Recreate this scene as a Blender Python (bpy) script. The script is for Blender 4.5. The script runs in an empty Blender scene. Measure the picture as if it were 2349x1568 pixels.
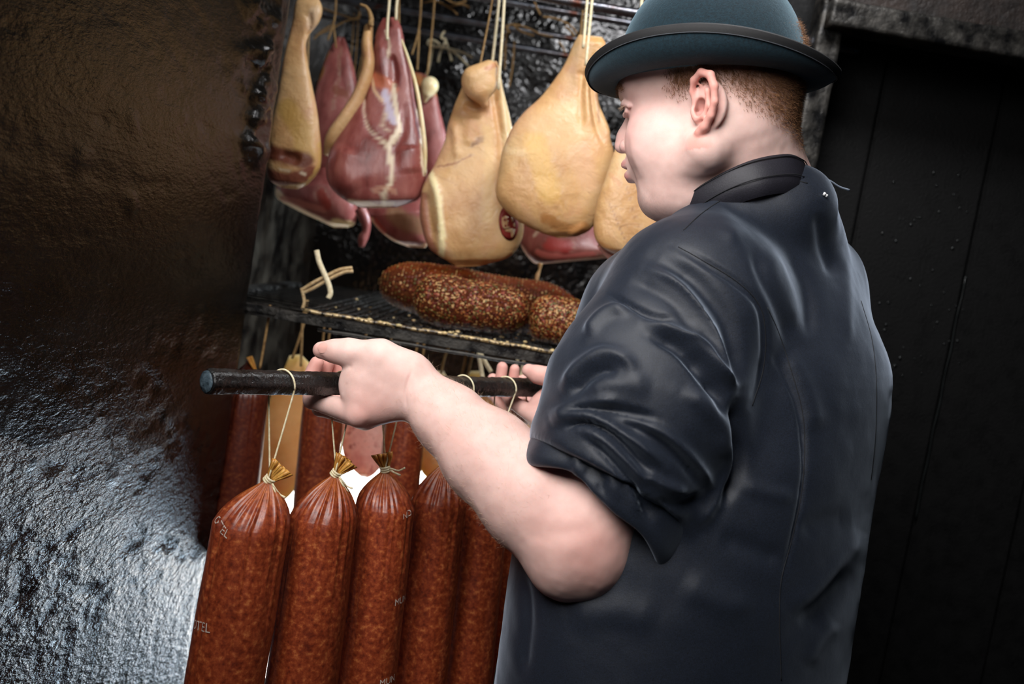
import bpy, bmesh, math, random, time
import numpy as np
import openvdb
from mathutils import Vector, Matrix, noise
from mathutils.bvhtree import BVHTree
T0 = time.time()
random.seed(7)
RNG = np.random.default_rng(7)
S = bpy.context.scene
COL = S.collection

# ------------------------------------------------------------------ camera
FPX, CX, CY = 2200.0, 1174.5, 784.0
CAM = np.array([0.0, 0.0, 1.42])
ROLL, PITCH = math.radians(9.5), math.radians(5.0)
fw = np.array([0, math.cos(PITCH), -math.sin(PITCH)])
r0 = np.array([1.0, 0, 0]); u0 = np.array([0, math.sin(PITCH), math.cos(PITCH)])
cr = math.cos(ROLL) * r0 + math.sin(ROLL) * u0
cu = math.cos(ROLL) * u0 - math.sin(ROLL) * r0
UPW = np.array([0, 0, 1.0])

def P(px, py, d):
    """world point that the photograph shows at (px, py), d metres into the room"""
    return CAM + d * (fw + (px - CX) / FPX * cr - (py - CY) / FPX * cu)

def proj(V):
    V = np.asarray(V, float) - CAM
    d = V @ fw
    return CX + FPX * (V @ cr) / d, CY - FPX * (V @ cu) / d, d

cam_d = bpy.data.cameras.new('camera')
cam = bpy.data.objects.new('camera', cam_d); COL.objects.link(cam)
cam.matrix_world = Matrix(((cr[0], cu[0], -fw[0], CAM[0]), (cr[1], cu[1], -fw[1], CAM[1]),
                           (cr[2], cu[2], -fw[2], CAM[2]), (0, 0, 0, 1)))
cam_d.sensor_width = 36.0
cam_d.lens = 36.0 * FPX / 2349.0
cam_d.clip_start = 0.05
cam_d.dof.use_dof = True
cam_d.dof.focus_distance = 1.06
cam_d.dof.aperture_fstop = 4.5
S.camera = cam

# ------------------------------------------------------------------ light
S.view_settings.view_transform = 'Standard'
S.view_settings.look = 'None'
S.view_settings.exposure = 0.0
S.view_settings.gamma = 1.0
S.view_settings.use_curve_mapping = False
W = bpy.data.worlds.new('world'); S.world = W; W.use_nodes = True
W.node_tree.nodes['Background'].inputs[0].default_value = (0.55, 0.7, 1.0, 1)
W.node_tree.nodes['Background'].inputs[1].default_value = 0.012

def area(name, loc, target, size, power, col=(1, 1, 1), spread=180, size_y=None):
    l = bpy.data.lights.new(name, 'AREA'); l.energy = power; l.color = col
    l.shape = 'RECTANGLE' if size_y else 'DISK'
    l.size = size
    if size_y: l.size_y = size_y
    l.spread = math.radians(spread)
    o = bpy.data.objects.new(name, l); COL.objects.link(o)
    o.location = loc
    o.rotation_euler = (Vector(target) - Vector(loc)).to_track_quat('-Z', 'Y').to_euler()
    return o

area('key_softbox', (-.28, .40, 1.98), (.07, 1.1, 1.40), .80, 5.3, (1.0, .98, .97), spread=80)
area('ham_fill', (.25, 1.15, 2.42), (-.05, 1.9, 1.5), .35, 12, (.98, .98, 1.0))  # unseen light added to brighten the hams
area('wall_glare_fill', (.10, 2.45, .34), (-.45, 1.35, .70), .40, 1.9, (.66, .83, 1.0), spread=110)  # unseen cool light added for backlight and the glare low on the near wall
area('side_wall_fill', (.40, 1.95, 1.88), (-.60, 2.0, 1.25), .12, 2.4, (.72, .86, 1.0), spread=70)  # hidden light added to brighten the chamber's side wall


# ------------------------------------------------------------------ materials
def lin(c):
    return tuple(((x / 255) / 12.92 if x / 255 <= .04045 else ((x / 255 + .055) / 1.055) ** 2.4) for x in c)

def material(name, cols, scale=20, detail=4, rough=.5, bump=(), coat=0, coat_rough=.1, sss=0, sss_r=(1, .35, .2), sss_scale=.01,
             attr=None, metallic=0, spec=.5, kind='noise', stretch=None, rough2=None, sheen=0, sheen_rough=.5, sheen_tint=(1, 1, 1), trans=0,
             dirt=None, distortion=0):
    """cols: list of (position, linear rgb) of a ramp driven by a noise / voronoi of the object's own coordinates"""
    m = bpy.data.materials.new(name); m.use_nodes = True
    nt = m.node_tree; N = nt.nodes; L = nt.links
    b = N['Principled BSDF']
    tc = N.new('ShaderNodeTexCoord'); src = tc.outputs['Object']
    if stretch:
        mp = N.new('ShaderNodeMapping'); mp.inputs['Scale'].default_value = stretch
        L.new(src, mp.inputs[0]); src = mp.outputs[0]
    def tex(sc, dt, kd='noise'):
        if kd == 'soft': kd, dt = 'noise', .6
        if kd == 'noise':
            t = N.new('ShaderNodeTexNoise'); t.inputs['Scale'].default_value = sc; t.inputs['Detail'].default_value = dt
            t.inputs['Roughness'].default_value = .6; t.inputs['Distortion'].default_value = distortion
            L.new(src, t.inputs['Vector']); return t.outputs['Fac']
        t = N.new('ShaderNodeTexVoronoi'); t.inputs['Scale'].default_value = sc
        if kd == 'cell':
            L.new(src, t.inputs['Vector'])
            sp = N.new('ShaderNodeSeparateColor'); L.new(t.outputs['Color'], sp.inputs[0]); return sp.outputs[0]
        L.new(src, t.inputs['Vector']); return t.outputs['Distance']
    col_out = None
    if len(cols) == 1:
        b.inputs['Base Color'].default_value = (*cols[0][1], 1)
    else:
        r = N.new('ShaderNodeValToRGB'); e = r.color_ramp.elements
        e[0].position, e[0].color = cols[0][0], (*cols[0][1], 1)
        e[1].position, e[1].color = cols[-1][0], (*cols[-1][1], 1)
        for p_, c_ in cols[1:-1]:
            k = e.new(p_); k.color = (*c_, 1)
        L.new(tex(scale, detail, kind), r.inputs[0]); col_out = r.outputs[0]
    if dirt:   # second, larger pattern laid over the first: (scale, lo, hi, colour)
        mx = N.new('ShaderNodeMix'); mx.data_type = 'RGBA'
        mr = N.new('ShaderNodeMapRange'); mr.inputs['From Min'].default_value = dirt[1]; mr.inputs['From Max'].default_value = dirt[2]
        L.new(tex(dirt[0], 5), mr.inputs['Value']); L.new(mr.outputs[0], mx.inputs['Factor'])
        if col_out: L.new(col_out, mx.inputs['A'])
        else: mx.inputs['A'].default_value = (*cols[0][1], 1)
        mx.inputs['B'].default_value = (*dirt[3], 1); col_out = mx.outputs['Result']
    if attr: m['tint'] = 1
    if attr:   # painted tint: rgb replaces, alpha = amount
        a = N.new('ShaderNodeAttribute'); a.attribute_name = attr
        mx = N.new('ShaderNodeMix'); mx.data_type = 'RGBA'
        if col_out: L.new(col_out, mx.inputs['A'])
        else: mx.inputs['A'].default_value = (*cols[0][1], 1)
        L.new(a.outputs['Color'], mx.inputs['B']); L.new(a.outputs['Alpha'], mx.inputs['Factor']); col_out = mx.outputs['Result']
    if col_out: L.new(col_out, b.inputs['Base Color'])
    b.inputs['Roughness'].default_value = rough
    if rough2:
        mr = N.new('ShaderNodeMapRange'); mr.inputs['To Min'].default_value = rough; mr.inputs['To Max'].default_value = rough2[1]
        mr.inputs['From Min'].default_value = .35; mr.inputs['From Max'].default_value = .65
        L.new(tex(rough2[0], 4), mr.inputs['Value']); L.new(mr.outputs[0], b.inputs['Roughness'])
    b.inputs['Metallic'].default_value = metallic
    b.inputs['Specular IOR Level'].default_value = spec
    b.inputs['Coat Weight'].default_value = coat; b.inputs['Coat Roughness'].default_value = coat_rough
    b.inputs['Sheen Weight'].default_value = sheen; b.inputs['Sheen Roughness'].default_value = sheen_rough
    b.inputs['Sheen Tint'].default_value = (*sheen_tint, 1)
    b.inputs['Transmission Weight'].default_value = trans
    if sss:
        b.inputs['Subsurface Weight'].default_value = sss; b.inputs['Subsurface Radius'].default_value = sss_r
        b.inputs['Subsurface Scale'].default_value = sss_scale
    prev = None
    for bp in bump:   # (scale, strength, distance[, kind])
        bn = N.new('ShaderNodeBump'); bn.inputs['Strength'].default_value = bp[1]; bn.inputs['Distance'].default_value = bp[2]
        L.new(tex(bp[0], 4, bp[3] if len(bp) > 3 else 'noise'), bn.inputs['Height'])
        if prev: L.new(prev, bn.inputs['Normal'])
        prev = bn.outputs[0]
    if prev:
        L.new(prev, b.inputs['Normal'])
        if coat: L.new(prev, b.inputs['Coat Normal'])
    return m

def emitter(name, col, strength):
    m = bpy.data.materials.new(name); m.use_nodes = True
    b = m.node_tree.nodes['Principled BSDF']
    b.inputs['Base Color'].default_value = (.8, .8, .8, 1)
    b.inputs['Emission Color'].default_value = (*col, 1); b.inputs['Emission Strength'].default_value = strength
    return m

# ------------------------------------------------------------------ objects
ORG = {}
def link(o, parent, org):
    COL.objects.link(o)
    if parent is not None:
        o.parent = parent; ORG[o.name] = ORG[parent.name]
    else:
        o.location = org; ORG[o.name] = np.array(org, float)
    return o

def empty(name, loc):
    return link(bpy.data.objects.new(name, None), None, loc)

def mesh_obj(name, V, F, mat, parent=None, org=None, smooth=True, flat_all=False):
    V = np.asarray(V, float)
    if parent is not None: org = ORG[parent.name]
    elif org is None: org = np.array([(V[:, 0].min() + V[:, 0].max()) / 2, (V[:, 1].min() + V[:, 1].max()) / 2, V[:, 2].min()])
    me = bpy.data.meshes.new(name)
    V = V - org
    if isinstance(F, np.ndarray) and F.ndim == 2:
        n = F.shape[1]
        me.vertices.add(len(V)); me.vertices.foreach_set('co', V.astype(np.float32).ravel())
        me.loops.add(F.size); me.loops.foreach_set('vertex_index', F.astype(np.int32).ravel())
        me.polygons.add(len(F)); me.polygons.foreach_set('loop_start', np.arange(0, F.size, n, dtype=np.int32))
        me.update(calc_edges=True); me.validate()
    else:
        me.from_pydata([tuple(v) for v in V], [], [tuple(int(i) for i in f) for f in F])
    if smooth: me.polygons.foreach_set('use_smooth', [True] * len(me.polygons))
    if mat is not None: me.materials.append(mat)
    me.update()
    if mat is not None and mat.get('tint'):
        me.color_attributes.new('tint', 'FLOAT_COLOR', 'POINT').data.foreach_set('color', np.zeros(len(V) * 4, np.float32))
    return link(bpy.data.objects.new(name, me), parent, org)

def tag(o, label=None, cat=None, group=None, kind=None):
    if label: o['label'] = label
    if cat: o['category'] = cat
    if group: o['group'] = group
    if kind: o['kind'] = kind
    return o

def paint(o, rgba, name='tint'):
    a = o.data.color_attributes.get(name) or o.data.color_attributes.new(name, 'FLOAT_COLOR', 'POINT')
    a.data.foreach_set('color', np.asarray(rgba, np.float32).ravel())

class MB:
    """collects shapes into one mesh"""
    def __init__(s): s.V = []; s.F = []; s.n = 0
    def add(s, V, F):
        V = np.asarray(V, float); s.V.append(V); s.F += [tuple(int(i) + s.n for i in f) for f in F]; s.n += len(V); return s
    def box(s, c, u, v, w, bevel=0):
        """box of half axes u, v, w (vectors) with chamfered edges"""
        c, u, v, w = (np.asarray(x, float) for x in (c, u, v, w))
        bm = bmesh.new(); bmesh.ops.create_cube(bm, size=2)
        lu, lv, lw = (np.linalg.norm(x) for x in (u, v, w))
        for q in bm.verts: q.co = (q.co[0] * lu, q.co[1] * lv, q.co[2] * lw)
        if bevel: bmesh.ops.bevel(bm, geom=bm.edges[:], offset=bevel, segments=2, affect='EDGES')
        R = np.stack([u / lu, v / lv, w / lw])
        s.add(np.array([q.co for q in bm.verts]) @ R + c, [[x.index for x in f.verts] for f in bm.faces]); bm.free(); return s
    def tube(s, pts, r, n=8, sub=4, cap=True, twist=0, flat=1.0):
        V, F = tube(pts, r, n, sub, cap, flat); return s.add(V, F)
    def obj(s, name, mat, parent=None, org=None, smooth=True):
        return mesh_obj(name, np.concatenate(s.V), s.F, mat, parent, org, smooth)

def catmull(pts, sub, closed=False):
    pts = np.asarray(pts, float); n = len(pts)
    if sub <= 1 or n < 3: return pts
    out = []
    rng_ = range(n if closed else n - 1)
    for i in rng_:
        if closed: a, b, c, d = pts[i - 1], pts[i], pts[(i + 1) % n], pts[(i + 2) % n]
        else:
            b, c = pts[i], pts[i + 1]
            a = pts[i - 1] if i > 0 else 2 * b - c
            d = pts[i + 2] if i + 2 < n else 2 * c - b
        t = np.arange(sub)[:, None] / sub
        out.append(.5 * (2 * b + (c - a) * t + (2 * a - 5 * b + 4 * c - d) * t ** 2 + (3 * b - a - 3 * c + d) * t ** 3))
    if not closed: out.append(pts[-1:])
    return np.concatenate(out)

def nrm(v): v = np.asarray(v, float); return v / np.maximum(np.linalg.norm(v, axis=-1, keepdims=True), 1e-12)

def tube(pts, r, n=8, sub=4, cap=True, flat=1.0):
    pts = np.asarray(pts, float)
    r = np.full(len(pts), r, float) if np.isscalar(r) else np.asarray(r, float)
    Q = catmull(np.hstack([pts, r[:, None]]), sub)
    C, R = Q[:, :3], Q[:, 3]
    T = nrm(np.gradient(C, axis=0))
    ref = np.array([0, 0, 1.0]) if abs(T[0, 2]) < .9 else np.array([1.0, 0, 0])
    U = np.zeros_like(T); u = nrm(np.cross(T[0], ref))
    for i in range(len(T)):
        u = nrm(u - T[i] * (u @ T[i])); U[i] = u
    Vv = np.cross(T, U)
    a = np.arange(n) * 2 * math.pi / n
    ring = C[:, None] + R[:, None, None] * (np.cos(a)[None, :, None] * U[:, None] + flat * np.sin(a)[None, :, None] * Vv[:, None])
    V = ring.reshape(-1, 3); m = len(C); F = []
    for i in range(m - 1):
        for j in range(n):
            k = (j + 1) % n; F.append((i * n + j, i * n + k, (i + 1) * n + k, (i + 1) * n + j))
    if cap: F += [tuple(range(n))[::-1], tuple((m - 1) * n + j for j in range(n))]
    return outward(V, F) if cap else (V, F)

def outward(V, F):
    q = np.array([f[:4] for f in F if len(f) == 4]); c = V.mean(0)
    n = np.cross(V[q[:, 2]] - V[q[:, 0]], V[q[:, 3]] - V[q[:, 1]])
    return (V, [f[::-1] for f in F]) if ((V[q].mean(1) - c) * n).sum() < 0 else (V, F)

def loft(rings, cap=True, closed=True):
    """rings: (m, n, 3) -> vertices, faces"""
    rings = np.asarray(rings); m, n = rings.shape[:2]
    F = []
    for i in range(m - 1):
        for j in range(n if closed else n - 1):
            k = (j + 1) % n; F.append((i * n + j, i * n + k, (i + 1) * n + k, (i + 1) * n + j))
    if cap: F += [tuple(range(n))[::-1], tuple((m - 1) * n + j for j in range(n))]
    return outward(rings.reshape(-1, 3), F) if closed and cap else (rings.reshape(-1, 3), F)

NR = np.array([[.36, .48, -.8], [-.8, .6, 0], [.48, .64, .6]]) @ np.array([[.8, 0, .6], [0, 1, 0], [-.6, 0, .8]])
def fnoise(V, scale, seed=0, octaves=3):
    """fractal noise, vectorised value noise on a hashed lattice"""
    V = np.asarray(V, float) @ NR; out = np.zeros(len(V)); amp = 1.0; tot = 0
    for o in range(octaves):
        q = V * scale * 2 ** o + 17.3 * (seed + 1) + 31.7 * o
        i = np.floor(q).astype(np.int64); f = q - i; f = f * f * (3 - 2 * f)
        def h(a, b, c):
            x = (i[:, 0] + a) * 374761393 + (i[:, 1] + b) * 668265263 + (i[:, 2] + c) * 2147483647 + seed * 1274126177
            x = (x ^ (x >> 13)) * 1274126177; x = x ^ (x >> 16)
            return (x & 0xffff) / 65535.0
        r = 0
        for a in (0, 1):
            for b in (0, 1):
                for c in (0, 1):
                    w = (f[:, 0] if a else 1 - f[:, 0]) * (f[:, 1] if b else 1 - f[:, 1]) * (f[:, 2] if c else 1 - f[:, 2])
                    r = r + w * h(a, b, c)
        out += amp * (r - .5) * 2; tot += amp; amp *= .5
    return out / tot

# ------------------------------------------------------------------ sculpting with distance fields
def smin(a, b, k):
    if k <= 0: return np.minimum(a, b)
    h = np.clip(.5 + .5 * (b - a) / k, 0, 1)
    return b * (1 - h) + a * h - k * h * (1 - h)

class Sculpt:
    def __init__(s): s.ops = []
    def _add(s, fn, lo, hi, k, mode): s.ops.append((fn, np.array(lo, float), np.array(hi, float), k, mode)); return s
    def cone(s, a, b, r1, r2, k=.01, mode='+'):
        a, b = np.array(a, float), np.array(b, float); ab = b - a; L2 = max(ab @ ab, 1e-12); R = max(r1, r2)
        def fn(p):
            q = p - a; t = np.clip(q @ ab / L2, 0, 1)
            return np.linalg.norm(q - t[:, None] * ab, axis=1) - (r1 + (r2 - r1) * t)
        return s._add(fn, np.minimum(a, b) - R, np.maximum(a, b) + R, k, mode)
    def chain(s, pts, k=.01, mode='+'):
        """pts: list of (point, radius)"""
        for (a, r1), (b, r2) in zip(pts[:-1], pts[1:]): s.cone(a, b, r1, r2, k, mode)
        return s
    def ball(s, c, r, k=.01, mode='+'): return s.cone(c, np.array(c) + 1e-5, r, r, k, mode)
    def ell(s, c, rad, B=np.eye(3), k=.01, mode='+'):
        """ellipsoid with half axes rad along the rows of B"""
        c, rad, B = np.array(c, float), np.array(rad, float), np.array(B, float)
        e = np.sqrt(((B * rad[:, None]) ** 2).sum(0))
        def fn(p):
            q = (p - c) @ B.T
            k0 = np.linalg.norm(q / rad, axis=1); k1 = np.linalg.norm(q / rad ** 2, axis=1)
            return k0 * (k0 - 1) / np.maximum(k1, 1e-9)
        return s._add(fn, c - e, c + e, k, mode)
    def torso(s, st, S_, F_, off=0., k=.01, mode='+'):
        """st: rows of (z, cx, cy, a, b), ellipses with axes S_, F_ stacked along z"""
        st = catmull(np.array(st, float), 6); z = st[::-1, 0]; st = st[::-1]
        S2, F2 = np.array(S_[:2]), np.array(F_[:2])
        def fn(p):
            cx, cy, a, b = (np.interp(p[:, 2], z, st[:, i]) for i in (1, 2, 3, 4))
            a = a + off; b = b + off
            q = p[:, :2] - np.stack([cx, cy], 1)
            qa, qb = q @ S2, q @ F2
            k0 = np.sqrt((qa / a) ** 2 + (qb / b) ** 2); k1 = np.sqrt((qa / a ** 2) ** 2 + (qb / b ** 2) ** 2)
            d = k0 * (k0 - 1) / np.maximum(k1, 1e-9)
            return np.maximum(d, np.maximum(p[:, 2] - z[-1] - off, z[0] - off - p[:, 2]))
        R = max(st[:, 3].max(), st[:, 4].max()) + off
        return s._add(fn, (st[:, 1].min() - R, st[:, 2].min() - R, z[0] - off), (st[:, 1].max() + R, st[:, 2].max() + R, z[-1] + off), k, mode)
    def cut(s, sub, c, n, lo, hi, k):
        """union with another sculpt, trimmed by the plane through c with outward normal n"""
        c, n = np.array(c), np.array(n)
        return s._add(lambda p: np.maximum(sub.eval(p, .2), (p - c) @ n), lo, hi, k, '+')
    def field(s, fn, lo, hi, k=.004, mode='-'): return s._add(fn, lo, hi, k, mode)
    def eval(s, p, pad):
        d = np.full(len(p), 9.0); plo, phi = p.min(0), p.max(0)
        for fn, lo, hi, k, mode in s.ops:
            a_, b_ = lo - pad - 2 * k, hi + pad + 2 * k
            if (plo > b_).any() or (phi < a_).any(): continue
            if (plo >= a_).all() and (phi <= b_).all(): m = slice(None)
            else:
                m = ((p > a_) & (p < b_)).all(1)
                if not m.any(): continue
            e = fn(p[m])
            if mode == '+': d[m] = smin(d[m], e, k)
            else: d[m] = -smin(-d[m], e, k)
        return d
    def mesh(s, vox, smooth=2):
        plus = [o for o in s.ops if o[4] == '+']
        lo = np.min([o[1] - o[3] for o in plus], 0) - 4 * vox; hi = np.max([o[2] + o[3] for o in plus], 0) + 4 * vox
        B = 12; bs = B * vox
        nb = np.ceil((hi - lo) / bs).astype(int)
        I = np.stack(np.meshgrid(*[np.arange(n) for n in nb], indexing='ij'), -1).reshape(-1, 3)
        ctr = lo + (I + .5) * bs - .5 * vox
        d = s.eval(ctr, bs * 2)
        act = np.abs(d) < bs * 1.5
        g = openvdb.FloatGrid(3 * vox); g.transform = openvdb.createLinearTransform(voxelSize=1.0)
        inside = I[(~act) & (d < 0)]
        for i in inside: g.fill(tuple(int(x) for x in i * B), tuple(int(x) for x in i * B + B - 1), -3 * vox, True)
        A = I[act]
        off = np.stack(np.meshgrid(*[np.arange(B)] * 3, indexing='ij'), -1).reshape(-1, 3)
        key = (A // 3) @ np.array([1, 1000, 1000000]); o_ = np.argsort(key, kind='stable'); A = A[o_]; key = key[o_]
        cuts = np.r_[0, np.nonzero(np.diff(key))[0] + 1, len(A)]
        for c0, c1 in zip(cuts[:-1], cuts[1:]):
            blk = A[c0:c1]
            idx = (blk[:, None] * B + off[None]).reshape(-1, 3)
            e = np.clip(s.eval(lo + idx * vox, 6 * vox), -3 * vox, 3 * vox).reshape(len(blk), B, B, B).astype(np.float32)
            for b_, a_ in zip(blk, e): g.copyFromArray(a_, ijk=tuple(int(x) for x in b_ * B))
        pts, quads = g.convertToQuads(isovalue=0.0)
        V = lo + np.asarray(pts, float) * vox; F = np.asarray(quads)[:, ::-1].astype(np.int64)
        # keep orientation outward
        n0 = np.cross(V[F[:, 1]] - V[F[:, 0]], V[F[:, 2]] - V[F[:, 0]])
        vol = (V[F].mean(1) * n0).sum()
        if vol < 0: F = F[:, ::-1]
        return laplace(V, F, smooth), F

def laplace(V, F, it, lam=.5):
    if it <= 0: return V
    a = np.concatenate([F.ravel(), np.roll(F, -1, 1).ravel()]); b = np.concatenate([np.roll(F, -1, 1).ravel(), F.ravel()])
    cnt = np.bincount(a, minlength=len(V)).astype(float)[:, None]
    for i in range(it):
        for l in (lam, -.52):
            acc = np.stack([np.bincount(a, V[b, k], minlength=len(V)) for k in range(3)], 1)
            V = V + l * (acc / np.maximum(cnt, 1) - V)
    return V

def vnormals(V, F):
    F = np.asarray(F)
    n = np.cross(V[F[:, 2]] - V[F[:, 0]], V[F[:, 3]] - V[F[:, 1]]) if F.shape[1] > 3 else np.cross(V[F[:, 1]] - V[F[:, 0]], V[F[:, 2]] - V[F[:, 0]])
    N = np.zeros_like(V)
    for j in range(F.shape[1]):
        for k in range(3): N[:, k] += np.bincount(F[:, j], n[:, k], minlength=len(V))
    return nrm(N)

def seg_dist(u, v, poly):
    """distance of points (u, v) to a polyline and the parameter 0..1 along it"""
    poly = np.asarray(poly, float); best = np.full(len(u), 1e9); tt = np.zeros(len(u))
    L = np.r_[0, np.cumsum(np.linalg.norm(np.diff(poly, axis=0), axis=1))]
    for i in range(len(poly) - 1):
        a, b = poly[i], poly[i + 1]; ab = b - a; l2 = ab @ ab + 1e-9
        t = np.clip(((u - a[0]) * ab[0] + (v - a[1]) * ab[1]) / l2, 0, 1)
        d = np.hypot(u - a[0] - t * ab[0], v - a[1] - t * ab[1])
        m = d < best; best[m] = d[m]; tt[m] = (L[i] + t[m] * (L[i + 1] - L[i])) / L[-1]
    return best, tt

def strokes(V, F, lst, facing=True):
    """sculpt soft creases: each (polyline in photo pixels, width px, height m) is carried onto the surface that faces the room"""
    N = vnormals(V, F); u, v, d = proj(V)
    vis = np.clip(-(nrm(V - CAM) * N).sum(1) * 3 + .3, 0, 1)
    disp = np.zeros(len(V))
    for poly, w, h in lst:
        pl = catmull(np.array(poly, float), 6)
        m = (u > pl[:, 0].min() - 3 * w) & (u < pl[:, 0].max() + 3 * w) & (v > pl[:, 1].min() - 3 * w) & (v < pl[:, 1].max() + 3 * w) & (vis > 0)
        if not m.any(): continue
        ds, t = seg_dist(u[m], v[m], pl)
        disp[m] += h * np.exp(-(ds / w) ** 2) * np.clip(np.minimum(t, 1 - t) * 5, 0.15, 1)
    return V + N * (disp * vis)[:, None]

def bvh_of(V, F): return BVHTree.FromPolygons([Vector(v) for v in V], [tuple(int(i) for i in f) for f in F])

def on_surface(bvh, px, py, lift=0.0):
    """the point of a surface that the photograph shows at (px, py)"""
    dirv = Vector(nrm(P(px, py, 1.0) - CAM))
    h = bvh.ray_cast(Vector(CAM), dirv)
    if h[0] is None: return None, None
    n = np.array(h[1]); n = n if n @ np.array(dirv) < 0 else -n
    return np.array(h[0]) + n * lift, n

# ================================================================== the smoke house
tar = material('tarry_black_wall', [(.35, lin((8, 7, 7))), (.7, lin((17, 15, 14)))], scale=14, detail=6, rough=.10, rough2=(18, .24), attr='tint', spec=1.0, stretch=(1, .42, 1),
               bump=((170, .9, .005), (60, .6, .006)))
tar_up = material('smooth_varnished_soot', [(.35, lin((9, 8, 7))), (.7, lin((19, 16, 13)))], scale=14, detail=6, rough=.15, rough2=(14, .26), attr='tint', spec=.6, stretch=(1, .42, 1),
               bump=((240, .45, .0025), (90, .25, .003)))
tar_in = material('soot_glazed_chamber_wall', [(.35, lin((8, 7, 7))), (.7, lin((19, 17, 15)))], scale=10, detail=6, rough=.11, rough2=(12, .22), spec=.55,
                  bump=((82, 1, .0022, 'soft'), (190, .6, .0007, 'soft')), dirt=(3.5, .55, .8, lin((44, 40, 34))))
tar_side = material('lit_up_glazed_wall', [(.35, lin((34, 30, 27))), (.7, lin((84, 78, 68)))], scale=12, detail=6, rough=.12, rough2=(12, .26), spec=1.0,
                    bump=((70, 1, .003, 'soft'), (170, .7, .0009, 'soft')), dirt=(9, .48, .62, lin((10, 9, 9))))  # paler copy of the chamber glaze, the light on this wall put into its colour
tar_dark = material('darkened_chamber_wall', [(.35, lin((6, 6, 6))), (.7, lin((14, 13, 12)))], scale=12, detail=5, rough=.6, spec=.3, bump=((60, .6, .004),))  # darkened copy, so the near wall mirrors less brightness from it
steel = material('sooty_steel', [(.35, lin((24, 24, 25))), (.7, lin((78, 75, 70)))], scale=40, rough=.28, rough2=(40, .55), metallic=.55, bump=((140, .5, .003), (40, .3, .003)))
rust = material('rusty_rod', [(.4, lin((112, 116, 124))), (.62, lin((92, 88, 90))), (.72, lin((100, 56, 40)))], scale=24, rough=.28, metallic=.9, bump=((90, .4, .002),))

# --- near wall: a thick tarred slab whose right edge is the side of the chamber's opening
EDGE = P(597, 560, 1.50); NEAR = P(0, 784, .93)
ed = nrm((EDGE - NEAR) * (1, 1, 0)); wn = np.array([ed[1], -ed[0], 0])      # along the wall, out of the wall (to the room)
e0 = np.array([EDGE[0], EDGE[1], 0])
def left_wall():
    # section: front face, rounded arris, reveal, back
    run = [(-1.15, 0.0), (-.95, 0)] + [(-x, 0.0) for x in np.arange(.90, .028, -.0042)] + [(-.028, 0.0), (-.024, -.0003), (-.020, -.0008), (-.016, -.002), (-.011, -.004), (-.005, -.008), (.002, -.016), (.006, -.022), (.008, -.027), (.006, -.033), (0, -.04), (-.02, -.05), (-.05, -.07), (-.09, -.09)]
    zs = np.r_[0, .4, .8, np.arange(.88, 2.02, .0045), 2.1, 2.3, 2.5]
    rv = np.array(run); base = e0 + rv[:, :1] * ed + rv[:, 1:] * wn
    V = np.array([base + UPW * z for z in zs])            # (m, n, 3)
    V, F = loft(V, cap=False, closed=False); F = np.array(F)[:, ::-1]
    N = np.tile(np.where((rv[:, 1] > -.012)[:, None], wn, ed), (len(zs), 1))
    x = np.tile(rv[:, 0] + rv[:, 1] * .0, len(zs)); z = np.repeat(zs, len(run))
    u, v, d = proj(V)
    low = np.clip((v - 930 - 170 * fnoise(V, 13, 40, 4)) / 260, 0, 1)              # rough coat below, smooth varnished soot above
    V0 = V; V = V * (1, .42, 1)
    h = fnoise(V, 10, 41, 3) * (.0010 + .002 * low) + (fnoise(V, 95, 42, 2) * .0014) * (.35 + .9 * low)
    pits = np.clip(fnoise(V, 48, 43, 3) - .12, 0, 1) * (.0025 + .006 * low); h -= pits
    # clots of tar near the top of the edge
    cl = np.exp(-(((u - (600 - .045 * v)) / 42) ** 2)) * np.clip((400 - v) / 90, 0, 1)
    clot = np.clip(fnoise(V, 38, 44, 4) + .30 * cl - .10, 0, 1) * cl
    h += clot * .034
    h += np.clip(fnoise(V * (1, 1, .5), 46, 47, 2) - .42, 0, 1) * .006 * (1 - low) * (v > 250)   # runs and drips
    V = V0 + N * h[:, None]
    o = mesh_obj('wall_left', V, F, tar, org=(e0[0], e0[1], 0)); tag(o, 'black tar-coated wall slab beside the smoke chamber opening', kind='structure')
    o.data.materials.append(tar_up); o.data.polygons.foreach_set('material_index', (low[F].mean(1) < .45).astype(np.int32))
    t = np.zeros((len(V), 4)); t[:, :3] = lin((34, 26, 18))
    br = np.clip(1 - np.abs(u - 470 - fnoise(V, 5, 45, 3) * 120) / 260, 0, 1) * np.clip((560 - v + 120 * fnoise(V, 8, 46, 3)) / 260, 0, 1)  # brown reflection of the hams painted into the wall colour
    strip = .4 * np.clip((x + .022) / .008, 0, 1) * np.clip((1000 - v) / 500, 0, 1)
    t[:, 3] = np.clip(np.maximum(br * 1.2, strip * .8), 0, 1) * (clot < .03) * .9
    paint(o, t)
left_wall()

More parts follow.
